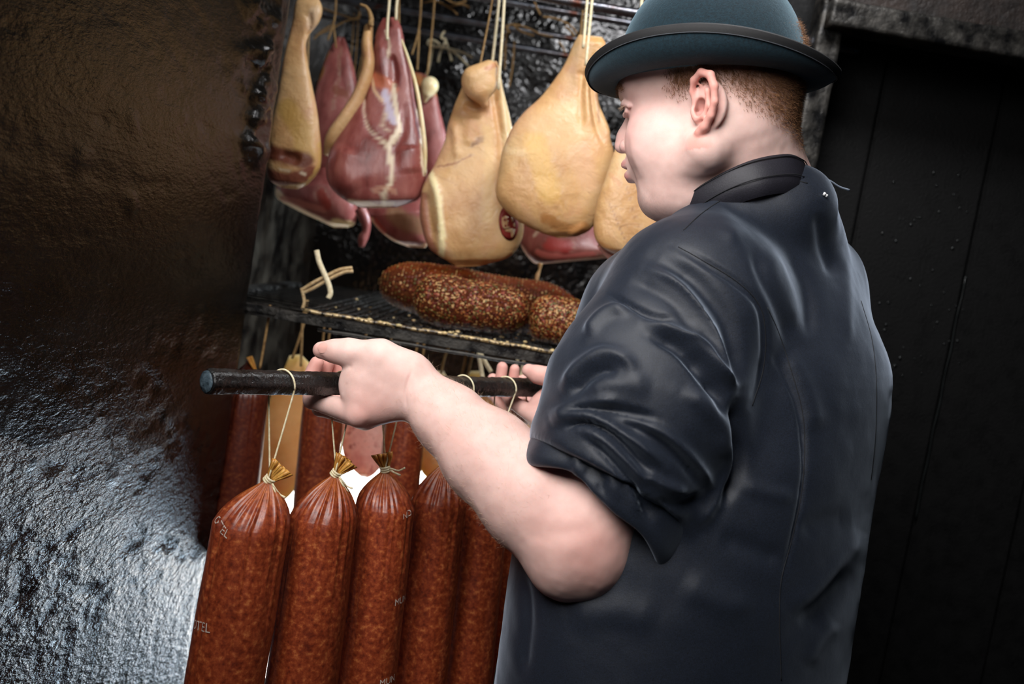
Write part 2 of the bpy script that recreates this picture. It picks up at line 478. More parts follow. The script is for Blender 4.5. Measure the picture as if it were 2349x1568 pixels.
# --- chamber walls, floor, ceiling
def slab(name, c, u, v, w, mat, label):
    o = MB().box(c, u, v, w, .006).obj(name, mat, org=np.array(c, float) * (1, 1, 0), smooth=False); tag(o, label, kind='structure'); return o
def rough_plane(name, o, u, v, nu, nv, amp, mat, label, seed):
    """sheet from corner o along u and v, with lumps, 6 cm thick"""
    o, u, v = np.array(o, float), np.array(u, float), np.array(v, float); n = nrm(np.cross(u, v))
    rings = np.array([[o + u * a + v * b for a in np.linspace(0, 1, nu)] for b in np.linspace(0, 1, nv)])
    V, F = loft(rings, cap=False, closed=False)
    V = V + n * ((fnoise(V, 7, seed, 2) * amp * .6 + fnoise(V, 30, seed + 1, 1) * amp * .10)[:, None])
    k = len(V); back = np.array([o - n * .06, o + u - n * .06, o + u + v - n * .06, o + v - n * .06]); c = [0, nu - 1, nu * nv - 1, nu * (nv - 1)]
    F = [tuple(f) for f in F] + [(k + 3, k + 2, k + 1, k)] + [(k + i, k + (i + 1) % 4, c[(i + 1) % 4], c[i]) for i in range(4)]
    ob = mesh_obj(name, np.vstack([V, back]), F, mat, org=o * (1, 1, 0)); tag(ob, label, kind='structure'); return ob
XL, XR, YB = -.60, .50, 2.72
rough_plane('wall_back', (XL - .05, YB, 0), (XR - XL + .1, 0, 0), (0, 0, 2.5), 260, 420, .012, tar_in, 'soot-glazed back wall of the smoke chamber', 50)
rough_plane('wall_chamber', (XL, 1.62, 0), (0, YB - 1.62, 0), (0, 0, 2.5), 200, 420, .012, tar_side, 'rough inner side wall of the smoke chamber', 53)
rough_plane('wall_chamber', (XR, YB, 0), (0, 1.80 - YB, 0), (0, 0, 2.5), 60, 120, .010, tar_dark, 'far inner side wall of the smoke chamber', 55)
slab('floor', (.6, .6, -.03), (3.2, 0, 0), (0, 3.2, 0), (0, 0, .03), material('dark_stone_floor', [(.3, lin((22, 20, 19))), (.7, lin((40, 37, 34)))], scale=6, rough=.6), 'dark stone floor')
slab('ceiling', (.6, .6, 2.53), (3.2, 0, 0), (0, 3.2, 0), (0, 0, .03), material('sooty_ceiling', [(0, lin((14, 13, 13)))], rough=.8), 'soot-black ceiling')
slab('wall_left', e0 + ed * -2.1 - wn * .05 + UPW * 1.25, ed * 1.0, wn * .05, UPW * 1.25, tar, 'black wall going on behind the camera')

# --- right: jamb, lintel and dark door of the next chamber
DJ = 1.62
jl, jr = P(1828, 330, DJ), P(1884, 330, DJ)
def post(name, a, b, z0, z1, dep, label, mat=steel):
    c = (a + b) / 2; c = np.array([c[0], c[1] + dep / 2, (z0 + z1) / 2])
    o = MB().box(c, ((b - a)[0] / 2, (b - a)[1] / 2, 0), (0, dep / 2, 0), (0, 0, (z1 - z0) / 2), .004)
    V = np.concatenate(o.V); ob = o.obj(name, mat, org=c * (1, 1, 0), smooth=False); tag(ob, label, kind='structure'); return ob
def lump_bar(name, a, b, w, h, label, mat, seed, amp=.003):
    """bar of square section from a to b with a battered surface"""
    a, b = np.array(a, float), np.array(b, float); t = nrm(b - a); n = int(np.linalg.norm(b - a) / .008)
    up = np.array([0, -1.0, 0]); s = nrm(np.cross(t, up)); up = np.cross(s, t)
    prof = []
    for (x0, y0), (x1, y1) in zip([(-1, -1), (1, -1), (1, 1), (-1, 1)], [(1, -1), (1, 1), (-1, 1), (-1, -1)]):
        for q in np.linspace(.06, .94, 8): prof.append((x0 + (x1 - x0) * q, y0 + (y1 - y0) * q))
    rings = np.array([[a + (b - a) * f + s * w * x + up * h * y for x, y in prof] for f in np.linspace(0, 1, n)])
    V, F = loft(rings); V += (fnoise(V, 45, seed, 3) * amp)[:, None] * nrm(V - (a + np.outer((V - a) @ t, t)))
    o = mesh_obj(name, V, F, mat); tag(o, label, kind='structure'); return o
lintel_l, lintel_r = P(1900, 44, DJ), P(2420, 116, DJ)
zt = lintel_l[2]
jc = (jl + jr) / 2
lump_bar('trim_1', (jc[0], jc[1] + .03, 0), (jc[0], jc[1] + .03, 2.5), .021, .03, 'battered steel jamb between the two chambers', steel, 60)
lx = lintel_l[0] - .01
lump_bar('trim_2', (lx, DJ + .03, zt), (lx + 1.2, DJ + .03, zt - .01), .022, .03, 'battered steel lintel over the dark door', steel, 61)
wallb = material('brown_black_plaster', [(.35, lin((20, 16, 14))), (.65, lin((48, 37, 31)))], scale=16, rough=.5, rough2=(20, .8), bump=((120, .5, .004), (35, .5, .008)))
rough_plane('wall_right', (lx, DJ + .012, zt + .022), (1.3, 0, 0), (0, 0, 2.5 - zt - .022), 120, 60, .006, wallb, 'brown-black plaster above the dark door', 63)
blackd = material('black_door_boards', [(.35, lin((3, 3, 3))), (.7, lin((6, 6, 6)))], scale=30, rough=.6, rough2=(30, .8), bump=((200, .4, .003),), spec=.3)
def dark_door():
    x0, x1 = jc[0] - .07, jc[0] + 1.25; y = DJ + .16
    crack = P(2200, 640, y / math.cos(PITCH))[0]
    root = empty('door_1', (crack, y, 0)); tag(root, 'black boarded door in the dark opening', kind='structure')
    edges = [x0, x0 + (crack - x0) * .5, crack, crack + .19, crack + .38, x1]
    for a, b in zip(edges[:-1], edges[1:]):
        m = MB().box(((a + b) / 2, y + .02, (zt + .12) / 2), ((b - a) / 2 - .002, 0, 0), (0, .02, 0), (0, 0, (zt + .12) / 2), .003)
        m.obj('board', blackd, root, smooth=False)
    pts = []
    for z in np.linspace(1.06, 1.52, 40): pts.append((crack + .001 * math.sin(z * 60), y - .002, z))
    MB().tube(pts, [.0011 + .0009 * RNG.random() for _ in pts], 5, 1).obj('crack_glint', material('pale_door_marks', [(0, lin((30, 33, 33)))], rough=.25), root)  # thin pale tube stands in for the reflection along the crack
    m = MB()
    for k in range(60):
        px, py = RNG.uniform(2010, 2210), RNG.uniform(380, 880); c = P(px, py, y); c[1] = y - .001
        r = RNG.uniform(.0007, .003) * (1 if k % 6 else 1.6)
        bm = bmesh.new(); bmesh.ops.create_icosphere(bm, subdivisions=1, radius=r)
        m.add(np.array([q.co for q in bm.verts]) * (1, .5, RNG.uniform(.6, 1.6)) + c, [[q.index for q in f.verts] for f in bm.faces]); bm.free()
    tag(m.obj('speckles', bpy.data.materials['pale_door_marks'], root), kind='stuff')  # small pale specks scattered over the boards
    slab('wall_right', (x1 + .3, DJ + .03, 1.25), (.3, 0, 0), (0, .03, 0), (0, 0, 1.25), blackd, 'black wall beyond the dark door')
dark_door()

# --- rods under the chamber ceiling
RODS = []
def rod(p, q, d, r, label, mat=rust, ext=.0):
    a, b = P(*p, d), P(*q, d); t = nrm((b - a) * (1, 1, 0)); mid = (a + b) / 2
    k0, k1 = (XL - .02 - mid[0]) / t[0], (XR + .02 - mid[0]) / t[0]
    n = 80; pts = [mid + t * (k0 + (k1 - k0) * f) for f in np.linspace(0, 1, n)]
    V, F = tube(pts, r, 14, 1); c = mid
    V += (fnoise(V, 60, int(d * 97), 3) * r * .10)[:, None] * nrm((V - mid) - np.outer((V - mid) @ t, t))
    o = mesh_obj('hanging_rod', V, F, mat); tag(o, label, 'rod', 'iron rods under the chamber ceiling'); RODS.append((mid, t)); return mid, t
rod((1164, 8), (1458, 53), 2.15, .0085, 'glossy iron rod behind the hat crown, highest rod in view')
rod((821, 49), (1131, 98), 2.42, .0095, 'iron rod with pale shine behind the red ham and its strings')
rod((919, 16), (1311, 96), 2.28, .0080, 'rusty reddish rod between the two shiny rods')
RF = [P(900, -62, 1.70), P(1200, -14, 1.70)]
rod((900, -62), (1200, -14), 1.70, .009, 'rod above the frame that carries the front row of hams')

# --- wire rack
def rack():
    f0, f1 = P(692, 715, 1.50), P(1297, 807, 1.50); z = (f0[2] + f1[2]) / 2
    y0, y1 = f0[1], 2.34; xl, xr = -.475, XR - .06
    root = empty('wire_rack', ((xl + xr) / 2, (y0 + y1) / 2, z)); tag(root, 'sooty steel wire rack crossing the smoke chamber under the spiced loaves', 'rack')
    wire = steel; xw0 = f0[0]
    shine = material('wire_glint', [(.42, lin((190, 165, 120))), (.56, lin((60, 50, 38)))], scale=70, rough=.15, metallic=.2)  # rail's bright glint painted as a pale base colour
    for x in np.arange(xw0, xr, .0165):
        j = RNG.normal() * .0012
        MB().tube([(x + j, y0 - .004, z), (x - j, (y0 + y1) / 2, z - .001), (x + j, y1, z)], .0016, 6, 2).obj('wire', wire, root)
    for y in np.r_[y0 + .03, y0 + .06, np.arange(y0 + .10, y1, .05)]:
        MB().tube([(xl, y, z - .0032), (xr, y, z - .0032)], .0018, 6, 1).obj('wire', wire, root)
    pts = [(x, y0, z + .0006 * math.sin(x * 90)) for x in np.linspace(xw0, xr, 60)]
    MB().tube(pts, .0032, 8, 1).obj('front_rail', shine, root)
    MB().tube([(x, y0 - .004, z - .0255 + .0004 * math.sin(x * 70)) for x in np.linspace(xw0 + .03, xr, 60)], .0026, 8, 1).obj('front_rail', steel, root)
    MB().box(((xl + xr) / 2, y0 + .006, z - .013), ((xr - xl) / 2, 0, 0), (0, .004, 0), (0, 0, .008), .001).obj('bearer', steel, root, smooth=False)
    MB().box((xl + .02 - .05, (y0 + 1.95) / 2 + .1, z - .008), (.016, 0, 0), (0, .34, 0), (0, 0, .007), .002).obj('side_bearer', steel, root, smooth=False)
    MB().box((xl - .012, y0 + .012, z - .010), (.115, 0, 0), (0, .016, 0), (0, 0, .006), .002).obj('end_bracket', steel, root, smooth=False)
    m = MB()    # pale drops added as glints on the wires
    for k in range(90):
        x, y = RNG.uniform(xw0, xr), y0 + RNG.random() ** 1.7 * .45
        if k % 3 == 0: y = y0 - .002
        r = RNG.uniform(.0016, .0044)
        bm = bmesh.new(); bmesh.ops.create_icosphere(bm, subdivisions=1, radius=r)
        m.add(np.array([q.co for q in bm.verts]) * (1.3, 1, .7) + (x, y, z + .0014), [[q.index for q in f.verts] for f in bm.faces]); bm.free()
    tag(m.obj('glint_drops', material('pale_glint', [(0, lin((205, 180, 130)))], rough=.12, sss=.2), root), kind='stuff')
    return z, y0
RACK_Z, RACK_Y = rack()

# --- work lamp standing low at the back of the chamber: it lights the hanging meat from behind
def lamp():
    c = P(790, 1290, 2.45)
    root = empty('work_lamp', (c[0], c[1], 0)); tag(root, 'glowing white flood lamp low behind the hanging sausages', 'lamp')
    MB().box(c, (.24, 0, 0), (0, .012, 0), (0, 0, .33), .006).obj('diffuser', emitter('lamp_glow', (1.0, .95, .88), 5.5), root, smooth=False)
    MB().box(c + (0, .045, 0), (.255, 0, 0), (0, .03, 0), (0, 0, .345), .008).obj('housing', steel, root, smooth=False)
    for s in (-1, 1): MB().tube([c + (s * .15, .05, -.33), (c[0] + s * .26, c[1] + .05, .0)], .012, 8, 1).obj('leg', steel, root)
lamp()
print('setting', round(time.time() - T0, 1))

# ================================================================== the man
skin = material('skin', [(.35, lin((219, 181, 171))), (.65, lin((231, 196, 186)))], scale=35, detail=6, rough=.56, attr='tint', sss=.18, sss_scale=.012,
                bump=((900, .12, .0006), (150, .10, .001)), spec=.3)
cloth = material('black_jacket_cloth', [(.35, lin((10, 14, 21))), (.65, lin((26, 34, 49)))], scale=1300, detail=2, rough=.57, spec=.45, sheen=.45, sheen_rough=.35,
                 sheen_tint=(.7, .82, 1), bump=((1400, .25, .0008), (60, .12, .003)))
cloth_in = material('black_collar_lining', [(.3, lin((20, 19, 26))), (.7, lin((30, 28, 38)))], scale=600, detail=3, rough=.6, bump=((700, .25, .001),))
thread_m = material('dark_seam_thread', [(0, lin((14, 15, 20)))], rough=.8)
hair_m = material('short_ginger_brown_hair', [(.3, lin((104, 70, 44))), (.7, lin((178, 128, 86)))], scale=400, rough=.5)
armhair_m = material('fair_arm_hair', [(.3, lin((200, 165, 135))), (.7, lin((228, 200, 172)))], scale=300, rough=.5)

th, pt = math.radians(30), math.radians(12)
HF0 = np.array([-math.cos(th), math.sin(th), 0]); HL = np.array([-math.sin(th), -math.cos(th), 0])
HF = HF0 * math.cos(pt) - UPW * math.sin(pt); HU = np.cross(HF, HL)
HC = P(1603, 235, 1.0) - HL * .073
HB = np.stack([HF, HL, HU])
def hl(x, y, z): return HC + x * HF + y * HL + z * HU
def hs(px, py, off=0.):
    rd = P(px, py, 1.0) - CAM
    return CAM + rd * (((HC + HL * off - CAM) @ HL) / (rd @ HL))

TS = np.array([-.81, -.59, 0]); TF = np.array([-.59, .81, 0])     # the torso's left and front
def station(px, py, h, d, k=1.073, ratio=.78):
    c = P(px, py, d); hw = h * d / FPX
    return (c[2], c[0], c[1], hw * k, hw * k * ratio)
TORSO = [station(1722, 470, 120, 1.10), station(1735, 530, 175, 1.11), station(1732, 600, 240, 1.115), station(1722, 680, 295, 1.12),
         station(1712, 800, 350, 1.12), station(1655, 985, 388, 1.115), station(1612, 1140, 400, 1.11), station(1580, 1285, 408, 1.11),
         station(1550, 1480, 410, 1.11), station(1532, 1700, 415, 1.11), station(1500, 1950, 420, 1.11)]

foot_z = 0.0
person_at = np.array([TORSO[-1][1], TORSO[-1][2], 0.0])

# --- joints
SHO, ELB, WRI = P(1640, 665, 1.02), P(1322, 1232, .965), P(952, 890, 1.065)
RSHO = P(1832, 680, 1.21); RELB = P(1560, 1130, 1.28); RWRI = P(1330, 960, 1.315)

def build_body():
    s = Sculpt()
    E = lambda c, r, k=.012, mode='+': s.ell(hl(*c), r, HB, k, mode)
    # skull, face, jaw
    E((.001, 0, .052), (.092, .076, .088))
    E((.052, 0, .045), (.064, .066, .062), .02)
    E((.043, 0, -.028), (.060, .059, .066), .02)
    for y in (-1, 1):
        E((.056, y * .036, -.026), (.042, .032, .044), .015)
        s.cone(hl(.000, y * .056, -.045), hl(.064, y * .020, -.078), .026, .022, .02)
        s.cone(hl(.103, y * .010, .041), hl(.083, y * .046, .037), .0095, .009, .012)
    s.ball(hl(.0745, 0, -.079), .0225, .012)
    E((.038, 0, -.090), (.050, .046, .022), .02)
    E((.086, 0, -.042), (.028, .027, .032), .010)
    # nose
    s.cone(hl(.103, 0, .018), hl(.117, 0, -.007), .0070, .0085, .006)
    s.cone(hl(.1155, 0, -.007), hl(.1185, 0, -.0165), .0085, .0098, .006)
    E((.099, 0, -.010), (.017, .014, .022), .008)
    for y in (-1, 1):
        s.ball(hl(.1090, y * .0115, -.0205), .0082, .003)
        s.ell(hl(.1130, y * .0072, -.0285), (.0062, .0036, .0042), HB, .002, '-')
        # eye socket, lids
        s.ell(hl(.116, y * .034, .016), (.017, .017, .0105), HB, .010, '-')
        s.ball(hl(.0885, y * .032, .016), .0128, .002)
        s.ell(hl(.1020, y * .034, .0157), (.0085, .0145, .0047), HB, .001, '-')
        s.chain([(hl(.0985, y * .020, .0195), .0026), (hl(.1035, y * .030, .0222), .0030), (hl(.0985, y * .041, .0210), .0030), (hl(.0890, y * .049, .0150), .0026)], .003)
        s.chain([(hl(.0975, y * .022, .0120), .0022), (hl(.1010, y * .032, .0098), .0024), (hl(.0950, y * .043, .0110), .0022)], .003)
    # lips
    up = [(hl(.1125, 0, -.0375), .0052)]; lo = [(hl(.1095, 0, -.0535), .0062)]
    for y in (-1, 1):
        s.chain([(hl(.1125, 0, -.0405), .0048), (hl(.1100, y * .011, -.0420), .0050), (hl(.0950, y * .0235, -.0440), .0030)], .004)
        s.chain([(hl(.1075, 0, -.0560), .0060), (hl(.1055, y * .011, -.0545), .0056), (hl(.0945, y * .0225, -.0455), .0030)], .004)
    s.ell(hl(.1150, 0, -.0485), (.019, .021, .0034), HB, .0015, '-')
    s.ell(hl(.1050, 0, -.0670), (.008, .020, .0045), HB, .006, '-')
    # ears
    for y in (1, -1):
        e = lambda x, o, z: hl(x * .90 + .001, y * (o if o < .0775 else .0775 + (o - .0775) * .95), z * .88 - .004)
        s.ell(e(-.014, .0760, .000), (.018, .005, .027), HB, .006)
        s.chain([(e(.001, .0770, .002), .0028), (e(.004, .0800, .016), .0032), (e(.000, .0850, .028), .0036), (e(-.011, .0895, .0345), .0040),
                 (e(-.0225, .0925, .0285), .0042), (e(-.0270, .0935, .014), .0042), (e(-.0265, .0920, -.003), .0040), (e(-.0205, .0880, -.017), .0040),
                 (e(-.0115, .0830, -.0275), .0048), (e(-.0035, .0790, -.0330), .0052)], .0025)
        s.chain([(e(-.006, .0830, .022), .0025), (e(-.0165, .0860, .012), .0030), (e(-.0170, .0850, -.004), .0030), (e(-.0100, .0820, -.0150), .0030), (e(.000, .0790, -.0175), .0030)], .003)
        s.chain([(e(.0035, .0770, -.005), .0036), (e(.0020, .0790, -.0125), .0034)], .003)
        s.ell(e(-.0060, .0770, -.0040), (.0068, .0100, .0110), HB, .002, '-')
        s.cone(e(-.0030, .0790, -.0060), e(.0030, .0660, -.0050), .0042, .0034, .002, '-')
        s.ell(e(-.0070, .0850, .0150), (.0080, .0040, .0080), HB, .002, '-')
    # neck and a core under the jacket
    nb = np.array([TORSO[0][1], TORSO[0][2], TORSO[0][0]])
    s.cone(hl(-.016, 0, -.005), P(1712, 455, 1.10), .065, .067, .02)
    s.cone(hl(.035, 0, -.070), P(1655, 490, 1.12), .044, .050, .02)
    c2 = np.array([TORSO[5][1], TORSO[5][2], TORSO[5][0]]); c3 = np.array([TORSO[-1][1], TORSO[-1][2], TORSO[-1][0]])
    s.chain([(nb, .07), (c2, .11), (c3, .13)], .03)
    s.cone(nb - UPW * .06, SHO, .05, .06, .03); s.cone(nb - UPW * .06, RSHO, .05, .045, .03)
    # near arm
    A = lambda x, y, d: P(x, y, d)
    s.chain([(SHO, .062), (A(1455, 1000, .99), .060), (ELB, .054)], .02)
    s.chain([(ELB, .055), (A(1225, 1140, .985), .0545), (A(1120, 1045, 1.015), .0475), (A(1030, 960, 1.045), .0365), (WRI, .0285)], .015)
    s.cone(A(1296, 1302, .960), A(1350, 1290, .962), .025, .030, .03)
    # near hand
    s.cone(A(940, 868, 1.063), A(940, 905, 1.063), .0235, .0240, .015)
    s.ell(A(868, 882, 1.052), (.043, .021, .039), np.stack([nrm(A(940, 886, 1.06) - A(820, 890, 1.05)), nrm(fw), cu]), .012)
    s.chain([(A(930, 850, 1.060), .022), (A(872, 818, 1.052), .0195)], .014)
    s.chain([(A(872, 818, 1.052), .0185), (A(800, 808, 1.052), .0150), (A(768, 805, 1.054), .0126), (A(738, 803, 1.056), .0098)], .006)
    fin = [[(A(925, 900, 1.06), .016), (A(822, 948, 1.045), .0140), (A(716, 917, 1.088), .0098), (A(708, 872, 1.118), .0090), (A(727, 832, 1.120), .0078)],
           [(A(930, 910, 1.06), .016), (A(838, 955, 1.060), .0140), (A(735, 935, 1.125), .0100), (A(738, 872, 1.145), .0088), (A(752, 832, 1.142), .0076)],
           [(A(935, 915, 1.065), .016), (A(855, 950, 1.078), .0135), (A(772, 935, 1.142), .0095), (A(768, 872, 1.160), .0086), (A(773, 830, 1.158), .0078)],
           [(A(935, 915, 1.07), .015), (A(872, 940, 1.090), .0125), (A(808, 925, 1.140), .0085), (A(797, 880, 1.160), .0076), (A(794, 846, 1.158), .0068)]]
    for f in fin:
        s.chain(f[:2], .012); s.chain(f[1:], .003)
    # web between thumb and forefinger
    s.cone(A(838, 858, 1.052), A(826, 905, 1.047), .010, .012, .014)
    # far arm and hand
    s.chain([(RSHO, .045), (RELB, .050), (A(1400, 1000, 1.31), .036), (RWRI, .027)], .015)
    s.ell(A(1282, 930, 1.318), (.040, .018, .036), np.stack([nrm(A(1330, 950, 1.31) - A(1240, 910, 1.32)), nrm(fw), cu]), .01)
    s.chain([(A(1320, 900, 1.30), .018), (A(1268, 866, 1.298), .0145), (A(1235, 859, 1.305), .0118), (A(1212, 849, 1.312), .0090)], .006)
    far = [[(A(1310, 950, 1.31), .014), (A(1240, 962, 1.300), .0125), (A(1176, 922, 1.345), .0098), (A(1146, 885, 1.385), .0088), (A(1152, 842, 1.385), .0078)],
           [(A(1310, 950, 1.31), .014), (A(1245, 968, 1.315), .0125), (A(1195, 925, 1.375), .0095), (A(1176, 880, 1.400), .0082), (A(1181, 846, 1.395), .0070)],
           [(A(1315, 955, 1.32), .014), (A(1250, 970, 1.33), .0120), (A(1160, 935, 1.385), .0090), (A(1128, 900, 1.410), .0080), (A(1130, 868, 1.405), .0075)],
           [(A(1315, 955, 1.32), .013), (A(1260, 965, 1.345), .0110), (A(1215, 930, 1.395), .0080), (A(1200, 890, 1.405), .0070), (A(1200, 868, 1.400), .0062)]]
    for f in far:
        s.chain(f[:2], .010); s.chain(f[1:], .003)
    V, F = s.mesh(.0016, 2)
    V = strokes(V, F, [([(946, 848), (936, 875), (930, 905), (933, 938)], 4, -.0014), ([(962, 860), (955, 890), (955, 925)], 10, .0008),
                       ([(797, 875), (790, 890), (784, 905)], 4, -.0008), ([(808, 845), (799, 838)], 5, -.0008),
                       ([(730, 812), (736, 818), (745, 822)], 3, -.0006), ([(1200, 1225), (1250, 1225), (1290, 1222), (1330, 1216), (1380, 1205)], 20, -.0012),
                       ([(1438, 300), (1440, 345), (1447, 375), (1465, 410)], 6, -.0012)])
    V += vnormals(V, F) * (fnoise(V, 60, 3, 2) * .0007)[:, None]
    return V, F

bV, bF = build_body()
person = mesh_obj('person', bV, bF, skin, org=person_at)
tag(person, 'person in black jacket gripping a sausage pole with both hands, back turned', 'person')
body_bvh = bvh_of(bV, bF)

# skin colouring, plus shade painted into the ear hollow: lips, cheeks, ear, knuckles, scalp, stubble
loc = (bV - HC) @ HB.T
tint = np.zeros((len(bV), 4)); tint[:, :3] = lin((205, 140, 125))
def blend(mask, col):
    col = np.array(lin(col)); m = np.clip(mask, 0, 1)[:, None]
    a = tint[:, 3:4]; na = a + m * (1 - a)
    tint[:, :3] = np.where(na > 1e-6, (tint[:, :3] * a * (1 - m) + col * m) / np.maximum(a * (1 - m) + m, 1e-6), tint[:, :3]); tint[:, 3:4] = na
def bl(c, r, p=2.): return np.exp(-(np.linalg.norm((loc - np.array(c)) / np.array(r), axis=1)) ** p)
inhead = (loc[:, 2] > -.13) & (np.linalg.norm(loc, axis=1) < .2)
nz = fnoise(bV, 90, 5, 3)
blend(bl((.085, .045, -.01), (.035, .04, .035)) * .35, (222, 150, 146))
blend(bl((.085, -.045, -.01), (.035, .04, .035)) * .3, (222, 150, 146))
blend(bl((.118, 0, -.012), (.02, .02, .02)) * .35, (222, 150, 140))
conch = np.exp(-(np.linalg.norm((loc - np.array([-.0045, .073, -.008])) / np.array([.008, .008, .011]), axis=1)) ** 4)
blend(conch * .7, (150, 70, 58))  # shade inside the ear hollow painted dark red
earm = np.clip((np.abs(loc[:, 1]) - .0765) / .006, 0, 1) * (np.abs(loc[:, 0] + .012) < .03) * (np.abs(loc[:, 2]) < .05)
blend(earm * .55 * inhead, (222, 128, 112))
for y in (-1, 1):
    blend(bl((.110, y * .008, -.0415), (.009, .014, .0045), 4) * .8, (176, 92, 90))
    blend(bl((.108, y * .008, -.0560), (.009, .013, .0055), 4) * .8, (190, 104, 102))
hz = loc[:, 2]
nape = np.clip((hz - .008 - (loc[:, 0] + .03) * .87 + nz * .010) / .028 + .25, 0, 1) * np.clip((-.018 - loc[:, 0]) / .012, 0, 1)
temple = np.clip((hz - .012 + nz * .006) / .014, 0, 1) * np.clip((.044 - loc[:, 0] + nz * .008) / .018, 0, 1)
sideburn = np.clip(1 - np.abs(loc[:, 0] - .020 - hz * .1) / .012, 0, 1) * np.clip((hz - .004) / .02, 0, 1)
hairmask = np.clip(np.maximum(np.maximum(nape, temple), sideburn * .8), 0, 1) * inhead * (np.abs(loc[:, 1]) < .080)
blend(hairmask * .7, (140, 95, 66))
stub = bl((.075, .01, -.095), (.05, .05, .022), 4) * (.35 + .3 * nz) * (fnoise(bV, 900, 9, 1) > .05)
blend(stub * .45 * inhead, (150, 112, 98))
for q, r_, a_ in ((P(1360, 1270, .92), .045, .38), (P(1250, 1200, .92), .05, .15), (P(1075, 985, .98), .06, .12), (P(838, 950, 1.03), .030, .35), (P(735, 812, 1.05), .02, .35),
                  (P(735, 850, 1.11), .035, .55), (P(775, 850, 1.15), .03, .6), (P(1160, 880, 1.37), .06, .6), (P(1240, 870, 1.30), .04, .4)):
    blend(np.exp(-(np.linalg.norm(bV - q, axis=1) / r_) ** 2) * a_, (205, 122, 108))
paint(person, tint)

# --- eyes, brows, nails
def eye(y):
    c = hl(.0885, y * .032, .016)
    m = MB(); bm = bmesh.new(); bmesh.ops.create_uvsphere(bm, u_segments=24, v_segments=16, radius=.0124)
    m.add(np.array([v.co for v in bm.verts]) + c, [[v.index for v in f.verts] for f in bm.faces]); bm.free()
    o = m.obj('eye', material('eye_white', [(0, lin((225, 215, 205)))], rough=.15), person)
    look = nrm(HF - .35 * HU); u = nrm(np.cross(look, HU)); v = np.cross(u, look)
    rings = [[c + look * (.0124 * math.cos(t) + .0002) + .0124 * math.sin(t) * (math.cos(a) * u + math.sin(a) * v) for a in np.linspace(0, 2 * math.pi, 20, endpoint=False)] for t in (.02, .15, .3, .56)]
    V, F = loft(rings, cap=True); mesh_obj('iris', V, F, material('eye_iris', [(0, lin((38, 42, 48)))], rough=.1), o)
for y in (1, -1): eye(y)

def strands(name, roots, dirs, lens, rad, mat, parent, bend=.3, label=None):
    """thin tapering hairs, three sided"""
    n = len(roots); roots = np.array(roots); dirs = nrm(np.array(dirs)); lens = np.array(lens)[:, None]
    a = nrm(np.cross(dirs, RNG.normal(size=(n, 3)))); b = np.cross(dirs, a)
    mid = roots + dirs * lens * .55 + a * lens * bend * .25; tip = roots + dirs * lens + a * lens * bend
    V = np.empty((n, 7, 3))
    for k, ang in enumerate((0, 2.094, 4.189)):
        o = (math.cos(ang) * a + math.sin(ang) * b) * rad
        V[:, k] = roots + o; V[:, 3 + k] = mid + o * .7
    V[:, 6] = tip
    base = np.arange(n)[:, None, None] * 7
    f = np.array([(0, 1, 4), (0, 4, 3), (1, 2, 5), (1, 5, 4), (2, 0, 3), (2, 3, 5), (3, 4, 6), (4, 5, 6), (5, 3, 6)])
    F = (base + f[None]).reshape(-1, 3)
    o = mesh_obj(name, V.reshape(-1, 3), F, mat, parent, smooth=False)
    tag(o, label, kind='stuff'); return o

bN = vnormals(bV, bF)
# head hair: fade at the nape and temples, longer under the hat
pr = hairmask * (hz < .095) * inhead
idx = np.where(pr > .03)[0]
pick = RNG.choice(idx, 24000, p=pr[idx] / pr[idx].sum())
root = bV[pick] + RNG.normal(size=(len(pick), 3)) * .0008
dirs = bN[pick] * .5 - HU * .75 - HF * .35 + RNG.normal(size=(len(pick), 3)) * .35
hl_len = .0015 + .0065 * np.clip((hz[pick] + .03) / .09, 0, 1) * pr[pick] + RNG.random(len(pick)) * .002
strands('hair', root, dirs, hl_len, .00020, hair_m, person, label='short ginger-brown hair faded at nape and temples')
# brows and lashes
for y in (1, -1):
    t = RNG.random(260); bx = np.stack([  .110 - .022 * t ** 1.5, y * (.012 + .036 * t), .0385 + .006 * np.sin(t * 3) - .004 * t], 1) + RNG.normal(size=(260, 3)) * (.0015, .001, .0022)
    pts = HC + bx @ HB
    rp = []
    for p_ in pts:
        h = body_bvh.find_nearest(Vector(p_)); rp.append(np.array(h[0]))
    strands('eyebrow', rp, HF * .15 + y * HL * .9 - HU * .25 + RNG.normal(size=(260, 3)) * .2, .004 + RNG.random(260) * .003, .00017, hair_m, person)
    t = RNG.random(60); lp = np.stack([.1045 - .012 * t ** 2, y * (.024 + .024 * t), .0200 - .003 * t], 1)
    strands('eyelash', HC + lp @ HB, HF * .9 - HU * .35 + RNG.normal(size=(60, 3)) * .12, .006 + RNG.random(60) * .002, .00012, armhair_m, person, bend=-.3)

# fair hair on the forearm
u, v, dd = proj(bV)
axis_a, axis_b = np.array([955, 890.]), np.array([1322, 1232.])
ta = ((np.stack([u, v], 1) - axis_a) @ (axis_b - axis_a)) / ((axis_b - axis_a) @ (axis_b - axis_a))
onarm = (ta > -.05) & (ta < .8) & (dd < 1.12) & (u < 1330) & (v > 800) & (np.abs(np.cross(axis_b - axis_a, np.stack([u, v], 1) - axis_a)) / np.linalg.norm(axis_b - axis_a) < 200)
ai = np.where(onarm)[0]; pk = RNG.choice(ai, 2600)
fa = nrm(WRI - ELB)
strands('arm_hair', bV[pk], bN[pk] * .55 + fa * .8 + RNG.normal(size=(len(pk), 3)) * .45, -.001 + .004 + RNG.random(len(pk)) * .006, .000055, armhair_m, person, bend=.5)

